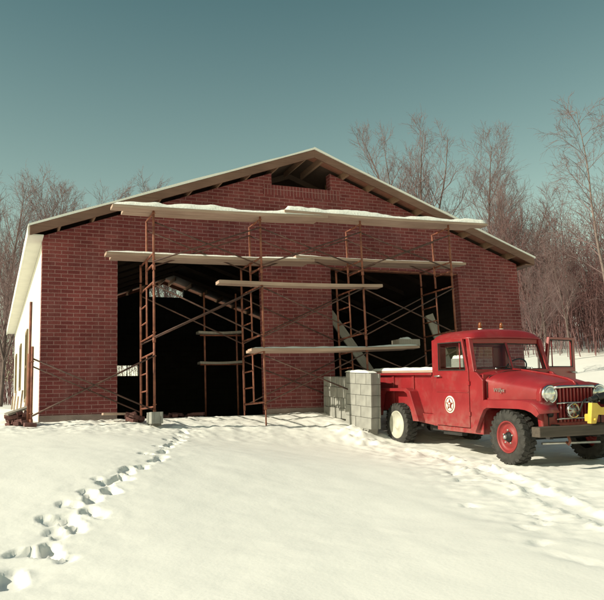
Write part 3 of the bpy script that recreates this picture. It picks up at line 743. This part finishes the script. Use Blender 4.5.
df = obj('door', make_door(-1), RED, T, loc=(-.93,.745,0.04), bevel=.006); dress_door(df, -1); df.rotation_euler = (0,0,-R(74)); df['label'] = 'open far door swung out'
# --- hood
secs = [(-.84,.735,1.235,1.315),(-.62,.655,1.185,1.300),(-.3,.60,1.13,1.265),(.1,.545,1.085,1.215),(.36,.505,1.05,1.165),(.46,.49,1.02,1.13),(.50,.47,.98,1.08)]
h = MB(); hp = []
for x, hw, zs, zc in secs:
    half = [(hw,.82),(hw,zs-.06),(hw-.015,zs-.02),(hw-.05,zs+.015),(hw*.72,zs+(zc-zs)*.62),(hw*.4,zs+(zc-zs)*.9),(0,zc)]
    hp.append([(x,-y,z) for y, z in half]+[(x,y,z) for y, z in half[-2::-1]])
w_ = len(hp[0]); vs = [p for s_ in hp for p in s_]
h.add(vs, [(i*w_+k,(i+1)*w_+k,(i+1)*w_+k+1,i*w_+k+1) for i in range(len(hp)-1) for k in range(w_-1)], True)
obj('hood', h, RED, T, sub=1)
obj('hood_bead', MB().path([(x,0,zc+.004) for x,hw,zs,zc in secs], [.014]*len(secs), 8), RED, T)
obj('hood_seam', MB().path([(-.585,-.665,.9),(-.585,-.665,1.10),(-.60,-.60,1.212),(-.61,-.3,1.285),(-.61,0,1.306),(-.61,.3,1.285),(-.60,.60,1.212)], [.006]*7, 5), M['interior'], T)
# hood script
def text_mesh(body, size, ext):
    cu = bpy.data.curves.new('lettering', 'FONT'); cu.body = body; cu.size = size; cu.extrude = ext; cu.shear = .3
    to = bpy.data.objects.new('lettering', cu); COL.objects.link(to)
    dg = bpy.context.evaluated_depsgraph_get(); me = bpy.data.meshes.new_from_object(to.evaluated_get(dg))
    bpy.data.objects.remove(to); return me
me = text_mesh('Willys', .085, .004); me.materials.clear(); me.materials.append(M['chrome'])
o = bpy.data.objects.new('script_badge', me); COL.objects.link(o); o.parent = T
o.location = (-.47,-.648,.985); o.rotation_euler = (R(90),0,R(-7)); o.rotation_euler = Euler((R(90),0,R(8)))
# --- nose panel and grille
nose = [(-.56,.50),(-.585,.72),(-.585,.98),(-.555,1.06),(-.47,1.10),(-.30,1.125),(0,1.135),(.30,1.125),(.47,1.10),(.555,1.06),(.585,.98),(.585,.72),(.56,.50)]
n_ = MB(); n_.prism([p for p in nose if True], .36, .455, 'x')
obj('nose_panel', n_, RED, T, bevel=.02, segs=3)
obj('grille_opening', MB().prism([(-.31,.58),(.31,.58),(.31,1.055),(-.31,1.055)], .40, .463, 'x'), M['chassis'], T)
for k in range(10):
    y = -.279+.062*k
    obj('grille_bar', MB().box(.455,.50,y-.014,y+.014,.585,1.05), RED, T, bevel=.006)
for z, hw, th in ((1.062,.36,.022),(.845,.335,.012),(.635,.335,.012)):
    obj('grille_trim', MB().path([(.47,-hw,z-.01),(.505,-hw*.8,z),(.52,0,z+.003),(.505,hw*.8,z),(.47,hw,z-.01)], [th]*5, 8), M['chrome'], T)
def facing(prof, cx, cy, cz, n=32):
    m = MB().lathe(prof, (0,0,0), n)
    m.v = [(cx+v[1], cy+v[0], cz+v[2]) for v in m.v]; return m
for s in (-1, 1):
    hl = obj('headlight', facing([(-.08,.10),(0,.125),(.035,.125),(.045,.112),(.035,.10)], .45, s*.44, .965), M['chrome'], T)
    obj('lens', facing([(.034,.101),(.052,.085),(.066,.05),(.070,.001)], .45, s*.44, .965), M['lens'], hl)
    pl = obj('parking_lamp', facing([(0,.045),(.03,.045),(.04,.03),(.042,.001)], .455, s*.44, .70, 20), M['winch'], T)
sp = obj('siren_horn', facing([(-.05,.05),(0,.10),(.05,.105),(.06,.095),(.05,.085),(.045,.075)], .55, -.15, .745), M['chrome'], T)
obj('siren_face', facing([(.035,.076),(.04,.05),(.055,.045),(.06,.02),(.062,.001)], .55, -.15, .745, 20), M['dullchrome'], sp)
fc = MB()
for k in range(6):
    t = math.pi*k/3
    fc.tube((.60,-.15+.03*math.cos(t),.745+.03*math.sin(t)),(.60,-.15+.082*math.cos(t),.745+.082*math.sin(t)),.008,n=5)
obj('siren_spokes', fc, M['star'], sp)
# --- front fenders
out_ = [(-.80,.42),(-.66,.66),(-.56,.835),(-.48,.868),(.30,.878),(.48,.862),(.60,.81),(.67,.72)]
inn_ = [(-.70,.42),(-.585,.62),(-.50,.735),(-.43,.765),(.26,.775),(.40,.765),(.52,.735),(.62,.68)]
for s in (-1, 1):
    fd = MB()
    yo, yi = s*.80, s*.46
    # top sheet
    P = out_; n = len(P)
    fd.add([(x,yo,z) for x,z in P]+[(x,yi,z+.01) for x,z in P]+[(x,yo-s*.03,z-.02) for x,z in P],
           [(i,i+1,n+i+1,n+i) for i in range(n-1)], True)
    fd.v[-n:] = fd.v[-n:]
    # outer skin between outline and wheel arch, with a turned-in lip
    fd.add([(x,yo+s*.001,z) for x,z in out_]+[(x,yo+s*.004,z) for x,z in inn_]+[(x,yo-s*.05,z-.004) for x,z in inn_],
           [(i,i+1,n+i+1,n+i) for i in range(n-1)]+[(n+i,n+i+1,2*n+i+1,2*n+i) for i in range(n-1)], False)
    # nose closing sheet between fender and nose panel
    fd.add([(.60,yo,.81),(.67,yo,.72),(.62,yo,.68),(.46,s*.55,.86),(.46,s*.55,.60),(.60,s*.55,.81)], [(0,1,2,4,3),], False)
    fo = obj('fender', fd, RED, T, bevel=0)
    m = fo.modifiers.new('t', 'SOLIDIFY'); m.thickness = .012; m.offset = 0
    obj('wheel_well', MB().prism([(-.72,.40),(-.56,.70),(-.46,.80),(.30,.80),(.46,.72),(.46,.45)], s*.455, s*.47), M['chassis'], T)
# --- wheels
def wheel(name, cx, cy, s, pale):
    """s=-1: outer side faces -y"""
    ty = MB(); Rr = .375
    pr = [(.09,.22),(.105,.26),(.108,.31),(.098,.345),(.085,.362),(.0,.366),(-.085,.362),(-.098,.345),(-.108,.31),(-.105,.26),(-.09,.22)]
    ty.lathe(pr, (0,0,0), 48)
    for k in range(26):
        for side in (-1, 1):
            t = 2*math.pi*(k+(.25 if side > 0 else -.25))/26
            Mx = Matrix.Rotation(-t, 4, 'Y') @ Matrix.Translation((.358,side*.056,0)) @ Matrix.Rotation(side*.3, 4, 'X')
            ty.box(-.03,.017,-.046,.046,-.027,.027,Mx)
    w = obj(name, ty, M['muddy'], T, loc=(cx,cy,Rr))
    o_ = s
    if not pale:
        obj('rim', MB().lathe([(o_*.086,.222),(o_*.100,.222),(o_*.102,.208),(o_*.085,.20),(o_*.055,.185),(o_*.050,.15),(o_*.075,.125),(o_*.078,.085),(o_*.06,.07),(o_*.06,.001)], (0,0,0), 40), M['redrim'], w)
        hb = MB().lathe([(o_*.05,.07),(o_*.085,.068),(o_*.09,.05),(o_*.13,.045),(o_*.135,.035),(o_*.135,.001)], (0,0,0), 20)
        obj('hub', hb, M['winch'], w)
        hc = MB().lathe([(o_*.134,.03),(o_*.150,.026),(o_*.155,.001)], (0,0,0), 14)
        for k in range(5):
            t = 2*math.pi*k/5+.3; hc.lathe([(o_*.076,.014),(o_*.092,.012),(o_*.093,.001)], (.095*math.cos(t),0,.095*math.sin(t)), 6)
        obj('lug_nuts', hc, M['dullchrome'], w)
    else:
        obj('rim', MB().lathe([(o_*.080,.245),(o_*.104,.24),(o_*.104,.225),(o_*.085,.21),(o_*.070,.13),(o_*.078,.085),(o_*.094,.075),(o_*.098,.05),(o_*.096,.001)], (0,0,0), 40), M['palewheel'], w)
    return w
wheel('wheel', 0, -.705, -1, False); wheel('wheel', 0, .705, 1, False)
w2 = wheel('wheel', -3.0, -.705, -1, True); w2['label'] = 'rear wheel with a pale snow packed rim'
wheel('wheel', -3.0, .705, 1, False)
# --- bed
b = MB()
for s in (-1, 1):
    a, c_ = sorted((s*.64, s*.665))
    b.box(-3.98,-1.965,a,c_,.60,1.25)
    a, c_ = sorted((s*.63, s*.735)); b.box(-3.99,-1.96,a,c_,1.235,1.275)
    for x in (-3.93,-3.3,-2.62,-2.0):
        a, c_ = sorted((s*.6655, s*.69)); b.box(x-.035,x+.035,a,c_,.60,1.234)
b.box(-1.99,-1.955,-.639,.639,.60,1.234); b.box(-3.97,-1.99,-.639,.639,.60,.64)
bed = obj('cargo_bed', b, RED, T, bevel=.008)
obj('tailgate', MB().box(-4.015,-3.985,-.62,.62,.62,1.22), RED, T, bevel=.006)
obj('bed_skirt', MB().prism([(-1.96,.42),(-2.42,.45),(-2.44,.599),(-1.96,.599)], -.70, -.665), RED, T, bevel=.006)
for s in (-1, 1):
    rfm = MB(); P = [(-3.72,.50),(-3.62,.88),(-3.50,1.0),(-2.62,1.01),(-2.50,.96),(-2.24,.47)]; n = len(P)
    Q = [(-3.66,.50),(-3.56,.86),(-3.47,.955),(-2.68,.96),(-2.585,.92),(-2.40,.47)]
    yo, yi = s*.83, s*.667
    rfm.add([(x,yo,z) for x,z in P]+[(x,yi,z) for x,z in P], [(i,i+1,n+i+1,n+i) for i in range(n-1)])
    rfm.add([(x,yo,z) for x,z in P]+[(x,yo,z) for x,z in Q], [(i,i+1,n+i+1,n+i) for i in range(n-1)])
    fo = obj('fender', rfm, RED, T); m = fo.modifiers.new('t','SOLIDIFY'); m.thickness = .012; m.offset = 0
    m = fo.modifiers.new('b','BEVEL'); m.width = .006; m.segments = 2; m.limit_method = 'ANGLE'
    obj('wheel_well', MB().prism([(-3.60,.5),(-3.5,.94),(-2.62,.94),(-2.45,.5)], s*.655, s*.6635), M['chassis'], T)
# --- underside
ch = MB()
for s in (-1, 1):
    a, c_ = sorted((s*.36, s*.43)); ch.box(-3.95,.55,a,c_,.46,.56)
    ch.box(-3.45,-2.55,s*.5-.03,s*.5+.03,.36,.40); ch.box(-.45,.45,s*.42-.03,s*.42+.03,.36,.40)
ch.tube((0,-.66,.36),(0,.66,.36),.045); ch.tube((-3,-.66,.375),(-3,.66,.375),.05)
ch.tube((-.2,.1,.42),(-2.9,.05,.40),.035); ch.box(-.6,.2,-.25,.25,.42,.9); ch.tube((-3,-.12,.375),(-3,.12,.375),.13,n=14); ch.box(-1.5,-1.0,-.2,.2,.33,.5)
ch.tube((-.6,-.45,.38),(-2.3,-.5,.38),.03); ch.box(-2.3,-1.7,-.56,-.42,.32,.44)
obj('chassis', ch, M['chassis'], T)
obj('running_board_bracket', MB().box(-1.7,-1.2,-.70,-.60,.30,.36), M['chassis'], T)
# --- bumper, plough gear, roof beacons
obj('bumper', MB().box(.62,.78,-.90,.90,.425,.555), M['bumper'], T, bevel=.01)
obj('bumper_bracket', MB().box(.40,.63,-.43,-.36,.45,.54).box(.40,.63,.36,.43,.45,.54), M['chassis'], T)
obj('tow_hook', MB().path([(.70,-.36,.42),(.73,-.36,.35),(.70,-.36,.31),(.66,-.36,.34)], [.018]*4, 8), M['rust'], T)
pg = MB()
pg.prism([(-.055,.575),(.04,.575),(.085,.69),(.62,.66),(.62,.76),(.14,.79),(.075,.845),(-.02,.85)], .73, .80, 'x')
pg.box(.66,.729,-.03,.05,.60,.70); pg.tube((.72,.30,.715),(.84,.30,.715),.025,n=10); pg.tube((.72,.01,.63),(.83,.01,.63),.018,n=8)
obj('plow_bracket', pg, M['yellow'], T, bevel=.012)
hy = MB(); hy.tube((.68,.06,.885),(.66,.22,.915),.036,n=14); hy.tube((.66,.20,.91),(.66,.42,.95),.05,n=14); hy.tube((.66,.18,.93),(.60,.22,.70),.035); hy.box(.62,.70,.30,.46,.82,.91); hy.path([(.68,.0,.9),(.7,-.08,.86),(.66,-.10,.74),(.56,-.05,.66)], [.014]*4, 8)
obj('hydraulic_lift', hy, M['winch'], T, bevel=.008)
obj('tie_rod', MB().tube((.35,-.5,.30),(.38,.5,.28),.018), M['dullchrome'], T)
for y in (-.18, .24):
    bc = obj('beacon', MB().path([(-1.35,y,1.93),(-1.35,y,1.975)], [.038,.034], 18), M['whitepaint'], T)
    obj('lens', MB().path([(-1.35,y,1.975),(-1.35,y,2.04),(-1.35,y,2.065),(-1.35,y,2.075)], [.030,.030,.022,.007], 18), M['amber'], bc)
# things lying in the bed: planks with snow across the rails
tm = T.matrix_world.copy()
def in_truck(name, mb, m, label, cat, group=None):
    o = obj(name, mb, m); o.matrix_world = tm; return tag(o, label, cat, group)
lb = in_truck('lumber_board', MB().box(-4.35,-2.02,-.56,-.33,1.280,1.318), M['plank'], 'snow covered board lying lengthwise on the near rail of the truck bed', 'board')
def sn_(x0, x1, y0, y1, z, th, seed):
    s = MB()
    s.grid(lambda u, v: (x0+(x1-x0)*u, y0+(y1-y0)*v, z+.002+th*math.sqrt(max(0, min(1, u*14, (1-u)*14, v*5, (1-v)*5)))*(1+.6*noise.noise(Vector((u*9, v*3, seed))))), 40, 8)
    s.grid(lambda u, v: (x0+(x1-x0)*u, y0+(y1-y0)*v, z+.001), 1, 1); return s
obj('snow_cover', sn_(-4.35,-2.05,-.56,-.33,1.318,.045,3), M['snowtop'], lb)
lb2 = in_truck('lumber_board', MB().box(-4.2,-2.05,.05,.30,1.280,1.318).box(-3.98,-3.9,-.6,.62,1.275,1.2795), M['plank'], 'snow covered board lying along the middle of the truck bed', 'board')
obj('snow_cover', sn_(-4.2,-2.1,.05,.30,1.318,.04,8), M['snowtop'], lb2)
for k, (x, y, a) in enumerate(((-2.62,.12,.2),(-2.36,.08,-.15))):
    o = bpy.data.objects.new('concrete_block', HALF); COL.objects.link(o)
    o.matrix_world = tm @ Matrix.Translation((x,y,1.325 if k == 0 else 1.325)) @ Matrix.Rotation(a, 4, 'Z')
    tag(o, ['snow dusted half block on the board in the truck bed, farther from the cab','half block on the board in the truck bed, nearer the cab'][k], 'concrete block')
    sc_ = sn_(.01,.18,.01,.18,.19,.05,k*3.)
    c_ = obj('snow_cap', sc_, M['snowtop'], o)


# ------------------------------------------------------------------ trees
def rv(a): return Vector((random.uniform(-a,a), random.uniform(-a,a), random.uniform(-a,a)))
def grow(mb, p, d, L_, r, n, lv, wob=.18, up=.08, tip=.35, sides=3):
    """a wavering branch; returns the points along it"""
    pts = [p.copy()]; rad = [r]; q = p.copy(); dd = d.normalized()
    for i in range(n):
        dd = (dd + rv(wob) + Vector((0,0,up))).normalized()
        q = q + dd*(L_/n); pts.append(q.copy()); rad.append(r*(1-(1-tip)*(i+1)/n))
    mb.path(pts, rad, sides, cap=False); return pts
def side_dir(axis, ang):
    a = axis.normalized(); o = a.orthogonal().normalized(); t = random.uniform(0, 2*math.pi)
    o = Matrix.Rotation(t, 3, a) @ o
    return a*math.cos(ang)+o*math.sin(ang)
def tree_meshes(seed, H, r0, limbs=15, forks=1, spread=.42, first=.28, up=.12, lean=(0,0), fine=1.0, rmin=.0056, ang=(26,50)):
    random.seed(seed)
    tk = MB(); cr = MB()
    stems = []
    if forks == 1:
        stems.append(grow(tk, Vector((0,0,-.3)), Vector((lean[0],lean[1],1)), H*.93, r0, 16, 0, .05, .05, .08, 7))
    else:
        base = grow(tk, Vector((0,0,-.3)), Vector((lean[0],lean[1],1)), H*.26, r0, 4, 0, .04, .05, .8, 7)
        a0 = random.uniform(0, 6)
        for k in range(forks):
            t = a0+2*math.pi*k/forks+random.uniform(-.4,.4); sp = random.uniform(.22,.5)
            stems.append(base[-1:] + grow(tk, base[-1], Vector((math.cos(t)*sp, math.sin(t)*sp, 1)), H*random.uniform(.55,.7), r0*.6, 12, 0, .06, .06, .08, 6)[1:])
    nl = max(6, int(limbs/len(stems)**.7))
    for st in stems:
        m = len(st)-1; f0 = first if forks == 1 else .08
        for k in range(nl):
            t = min(f0+(1-f0)*((k+random.random())/nl), .99)
            i = min(int(t*m), m-1); p = st[i].lerp(st[i+1], t*m-i); ax = st[i+1]-st[i]
            L1 = H*spread*(1.0-t*.72)*random.uniform(.7,1.2)/len(stems)**.25; r1 = max(.014, r0*.36*(1-t*.8)/len(stems)**.2)
            b1 = grow(cr, p, side_dir(ax, R(random.uniform(*ang))), L1, r1, 7, 1, .11, up, .2, 4)
            n2 = max(4, int((5+L1*1.6)*fine))
            for k2 in range(n2):
                t2 = .12+.87*(k2+random.random())/n2; i2 = min(int(t2*7), 6); p2 = b1[i2].lerp(b1[i2+1], t2*7-i2)
                L2 = (.35+L1*.42)*(1.1-t2*.6)*random.uniform(.6,1.2)
                b2 = grow(cr, p2, side_dir(b1[i2+1]-b1[i2], R(random.uniform(22,52))), L2, max(.008, r1*.36), 4, 2, .13, up*.8, .4, 3)
                n3 = max(3, int((2.5+L2*2.4)*fine))
                for k3 in range(n3):
                    t3 = .15+.84*(k3+random.random())/n3; i3 = min(int(t3*4), 3); p3 = b2[i3].lerp(b2[i3+1], t3*4-i3)
                    L3 = (.2+L2*.45)*random.uniform(.5,1.2)
                    b3 = grow(cr, p3, side_dir(b2[i3+1]-b2[i3], R(random.uniform(20,50))), L3, rmin*1.15, 3, 3, .14, up*.5, .6, 3)
                    for k4 in range(3):
                        j = k4 % 3; q = b3[j].lerp(b3[j+1], random.random()); grow(cr, q, side_dir(b3[j+1]-b3[j], R(random.uniform(22,50))), L3*random.uniform(.35,.7), rmin*.85, 2, 4, .14, up*.4, .6, 3)
    return tk, cr
global_h = {}
def make_tree(name, label, loc, spec, rz=0, sc=1, tmat='bark', group='bare trees around the garage'):
    t = thing(name, label, 'tree', loc, (0,0,rz), group)
    tk, cr = tree_meshes(**spec); global_h[id(spec)] = max(v[2] for v in cr.v+tk.v)
    obj('trunk', tk, M[tmat], t, recalc=False); obj('crown', cr, M['twig'], t, recalc=False)
    t.scale = (sc,sc,sc); return t
protos = [
    dict(seed=11, H=15, r0=.21, limbs=40, forks=5, spread=.42),
    dict(seed=23, H=14, r0=.16, limbs=30, forks=1, spread=.40, first=.22),
    dict(seed=37, H=13, r0=.16, limbs=36, forks=3, spread=.42),
    dict(seed=41, H=16, r0=.18, limbs=30, forks=1, spread=.32, first=.25, ang=(22,42)),
    dict(seed=59, H=11, r0=.12, limbs=22, forks=2, spread=.40),
    dict(seed=67, H=14, r0=.11, limbs=26, forks=1, spread=.36, first=.14, up=-.05, lean=(.02,0), ang=(30,58)),
]
# label, prototype, x, y, height, turn
TR = [
 ('broad bare tree with many upright limbs behind the right roof slope', 0, 20.7, 19.9, 13.8, .3),
 ('slender single trunk tree right of the broad one behind the roof', 1, 22.5, 16.2, 12.2, 1.1),
 ('bushy bare tree just above the right roof corner', 2, 22.9, 14.6, 9.3, 2.0),
 ('thin bare tree rising between the roof corner and the birch', 4, 23.1, 13.1, 7.3, .7),
 ('tall pale trunked tree with drooping twigs at the far right edge', 5, 23.1, 8.9, 11.8, .0),
 ('second drooping tree partly cut off by the right edge of the photo', 5, 26.7, 9.4, 13.3, 2.6),
 ('short crooked tree beside the right corner of the brick wall', 4, 17.5, 7.4, 4.4, 3.2),
 ('low twiggy tree behind the open truck door', 4, 21.8, 10.3, 5.3, 5.0),
 ('tall straight dark tree at the left edge of the photo', 3, -0.2, 26.2, 13.1, .4),
 ('forked bare tree second from the left edge of the photo', 2, 0.9, 28.2, 13.2, 1.6),
 ('slim bare tree above the left end of the eave', 1, 2.3, 30.1, 13.7, 2.5),
 ('pale twiggy tree rising behind the lower left roof slope', 2, 4.4, 31.9, 14.3, 3.9),
 ('faint bare tree behind the middle of the left roof slope', 0, 6.3, 33.7, 13.4, 5.2),
 ('faint thin tree behind the left roof slope near the platform end', 1, 8.1, 33.4, 13.9, .9),
 ('bare tree farthest right of those behind the left roof slope', 2, 10.5, 34.9, 15.6, 2.2),
 ('leaning bare tree low beside the far end of the white wall', 4, -0.3, 20.2, 7.9, 4.4),
]
pt = []
for i, sp in enumerate(protos): pt.append(None)
for lab, pi, x, y, hh, rz in TR:
    z = float(ground(x, y))
    if pt[pi] is None:
        o = make_tree('bare_tree', lab, (x,y,z), protos[pi], rz, tmat='palebark' if pi == 5 else 'bark'); pt[pi] = o
    else:
        o = copy_tree(pt[pi]); o.location = (x,y,z); o.rotation_euler = (0,0,rz); o['label'] = lab
    s_ = hh/global_h[id(protos[pi])]; o.scale = (s_,s_,s_)
# woodland brush: countless stems, one mass
random.seed(99)
br = MB()
def stem(x, y, hmin, hmax, rad):
    z = float(ground(x, y)); hh = random.uniform(hmin, hmax)
    b = grow(br, Vector((x,y,z-.1)), Vector((random.uniform(-.2,.2),random.uniform(-.2,.2),1)), hh, rad*random.uniform(.7,1.4), 5, 0, .09, .05, .3, 3)
    for k in range(random.randint(5, 9)):
        t = random.uniform(.2,.97)*5; i = min(int(t), 4); p = b[i].lerp(b[i+1], t-i)
        c_ = grow(br, p, side_dir(b[i+1]-b[i], R(random.uniform(25,60))), hh*random.uniform(.15,.38), rad*.45, 3, 1, .2, .05, .5, 3)
        for q in range(2): grow(br, c_[1+q], side_dir(c_[1+q]-c_[q], R(45)), hh*.12, rad*.33, 2, 2, .2, .05, .7, 3)
def sector(a0, a1, d0, d1, n, h0, h1, rad):
    for i in range(n):
        az = R(random.uniform(a0, a1)); d = math.sqrt(random.uniform(d0*d0, d1*d1))
        stem(-.86+d*math.sin(az), -13.76+d*math.cos(az), h0, h1, rad)
sector(38, 58, 34, 58, 1900, 2.2, 7.2, .02)
sector(26, 38, 44, 60, 350, 3, 7, .02)
sector(-9, 5, 38, 60, 520, 2.5, 7.5, .02)
sector(5, 24, 50, 66, 420, 4, 9, .022)
o = obj('woodland_undergrowth', br, M['brush'], recalc=False); o['kind'] = 'stuff'; o['label'] = 'reddish brown leafless brush filling the woods behind the garage'; o['category'] = 'undergrowth'

# ------------------------------------------------------------------ light, sky, camera
EL, AZ = R(31), R(-89)         # sun off to the left, a hair behind the wall's plane
sd = Vector((math.sin(AZ)*math.cos(EL), math.cos(AZ)*math.cos(EL), math.sin(EL)))
sun = bpy.data.lights.new('sun', 'SUN'); sun.energy = 4.0; sun.angle = R(.55); sun.color = (1, .945, .755)
so = bpy.data.objects.new('sun', sun); COL.objects.link(so); so.rotation_euler = sd.to_track_quat('Z', 'Y').to_euler(); so.location = (-20, 5, 20)
wd = bpy.data.worlds.new('World'); scene.world = wd; wd.use_nodes = True
nt = wd.node_tree; N = nt.nodes; L = nt.links; bg = N['Background']
sk = N.new('ShaderNodeTexSky'); sk.sky_type = 'NISHITA'; sk.sun_disc = False; sk.sun_elevation = EL; sk.sun_rotation = AZ
sk.air_density = 1.0; sk.dust_density = .6; sk.ozone_density = 1.0; sk.altitude = 200
tn = N.new('ShaderNodeMix'); tn.data_type = 'RGBA'; tn.blend_type = 'MULTIPLY'; tn.inputs['Factor'].default_value = 1

tcw = N.new('ShaderNodeTexCoord'); sx = N.new('ShaderNodeSeparateXYZ'); L.new(tcw.outputs['Generated'], sx.inputs[0])
rp = N.new('ShaderNodeValToRGB'); rp.color_ramp.elements[0].position = .16; rp.color_ramp.elements[1].position = .60
rp.color_ramp.elements[0].color = (1.85, 1.62, .93, 1); rp.color_ramp.elements[1].color = (.58, .83, .54, 1)
e3 = rp.color_ramp.elements.new(.88); e3.color = (.80, .72, .58, 1)
L.new(sx.outputs['Z'], rp.inputs['Fac']); L.new(rp.outputs['Color'], tn.inputs['B'])
L.new(sk.outputs[0], tn.inputs['A']); L.new(tn.outputs['Result'], bg.inputs['Color']); bg.inputs['Strength'].default_value = .09

f_, yaw, pitch, roll, cx, cy, cz = 734.5218, .408, .1645, -.0389, -.8578, -13.7591, -.1672
fw = Vector((math.sin(yaw)*math.cos(pitch), math.cos(yaw)*math.cos(pitch), math.sin(pitch)))
r0 = Vector((math.cos(yaw), -math.sin(yaw), 0)); u0 = r0.cross(fw)
rr = r0*math.cos(roll)+u0*math.sin(roll); uu = -r0*math.sin(roll)+u0*math.cos(roll)
cam = bpy.data.cameras.new('camera'); co = bpy.data.objects.new('camera', cam); COL.objects.link(co)
mw = Matrix((rr, uu, -fw)).transposed().to_4x4(); mw.translation = Vector((cx, cy, cz)); co.matrix_world = mw
cam.sensor_fit = 'HORIZONTAL'; cam.sensor_width = 36; cam.lens = 36*f_/604; cam.clip_end = 2000; cam.clip_start = .05
scene.camera = co
vs_ = scene.view_settings; vs_.view_transform = 'Standard'; vs_.look = 'None'; vs_.gamma = 1; vs_.exposure = .43; vs_.use_curve_mapping = False
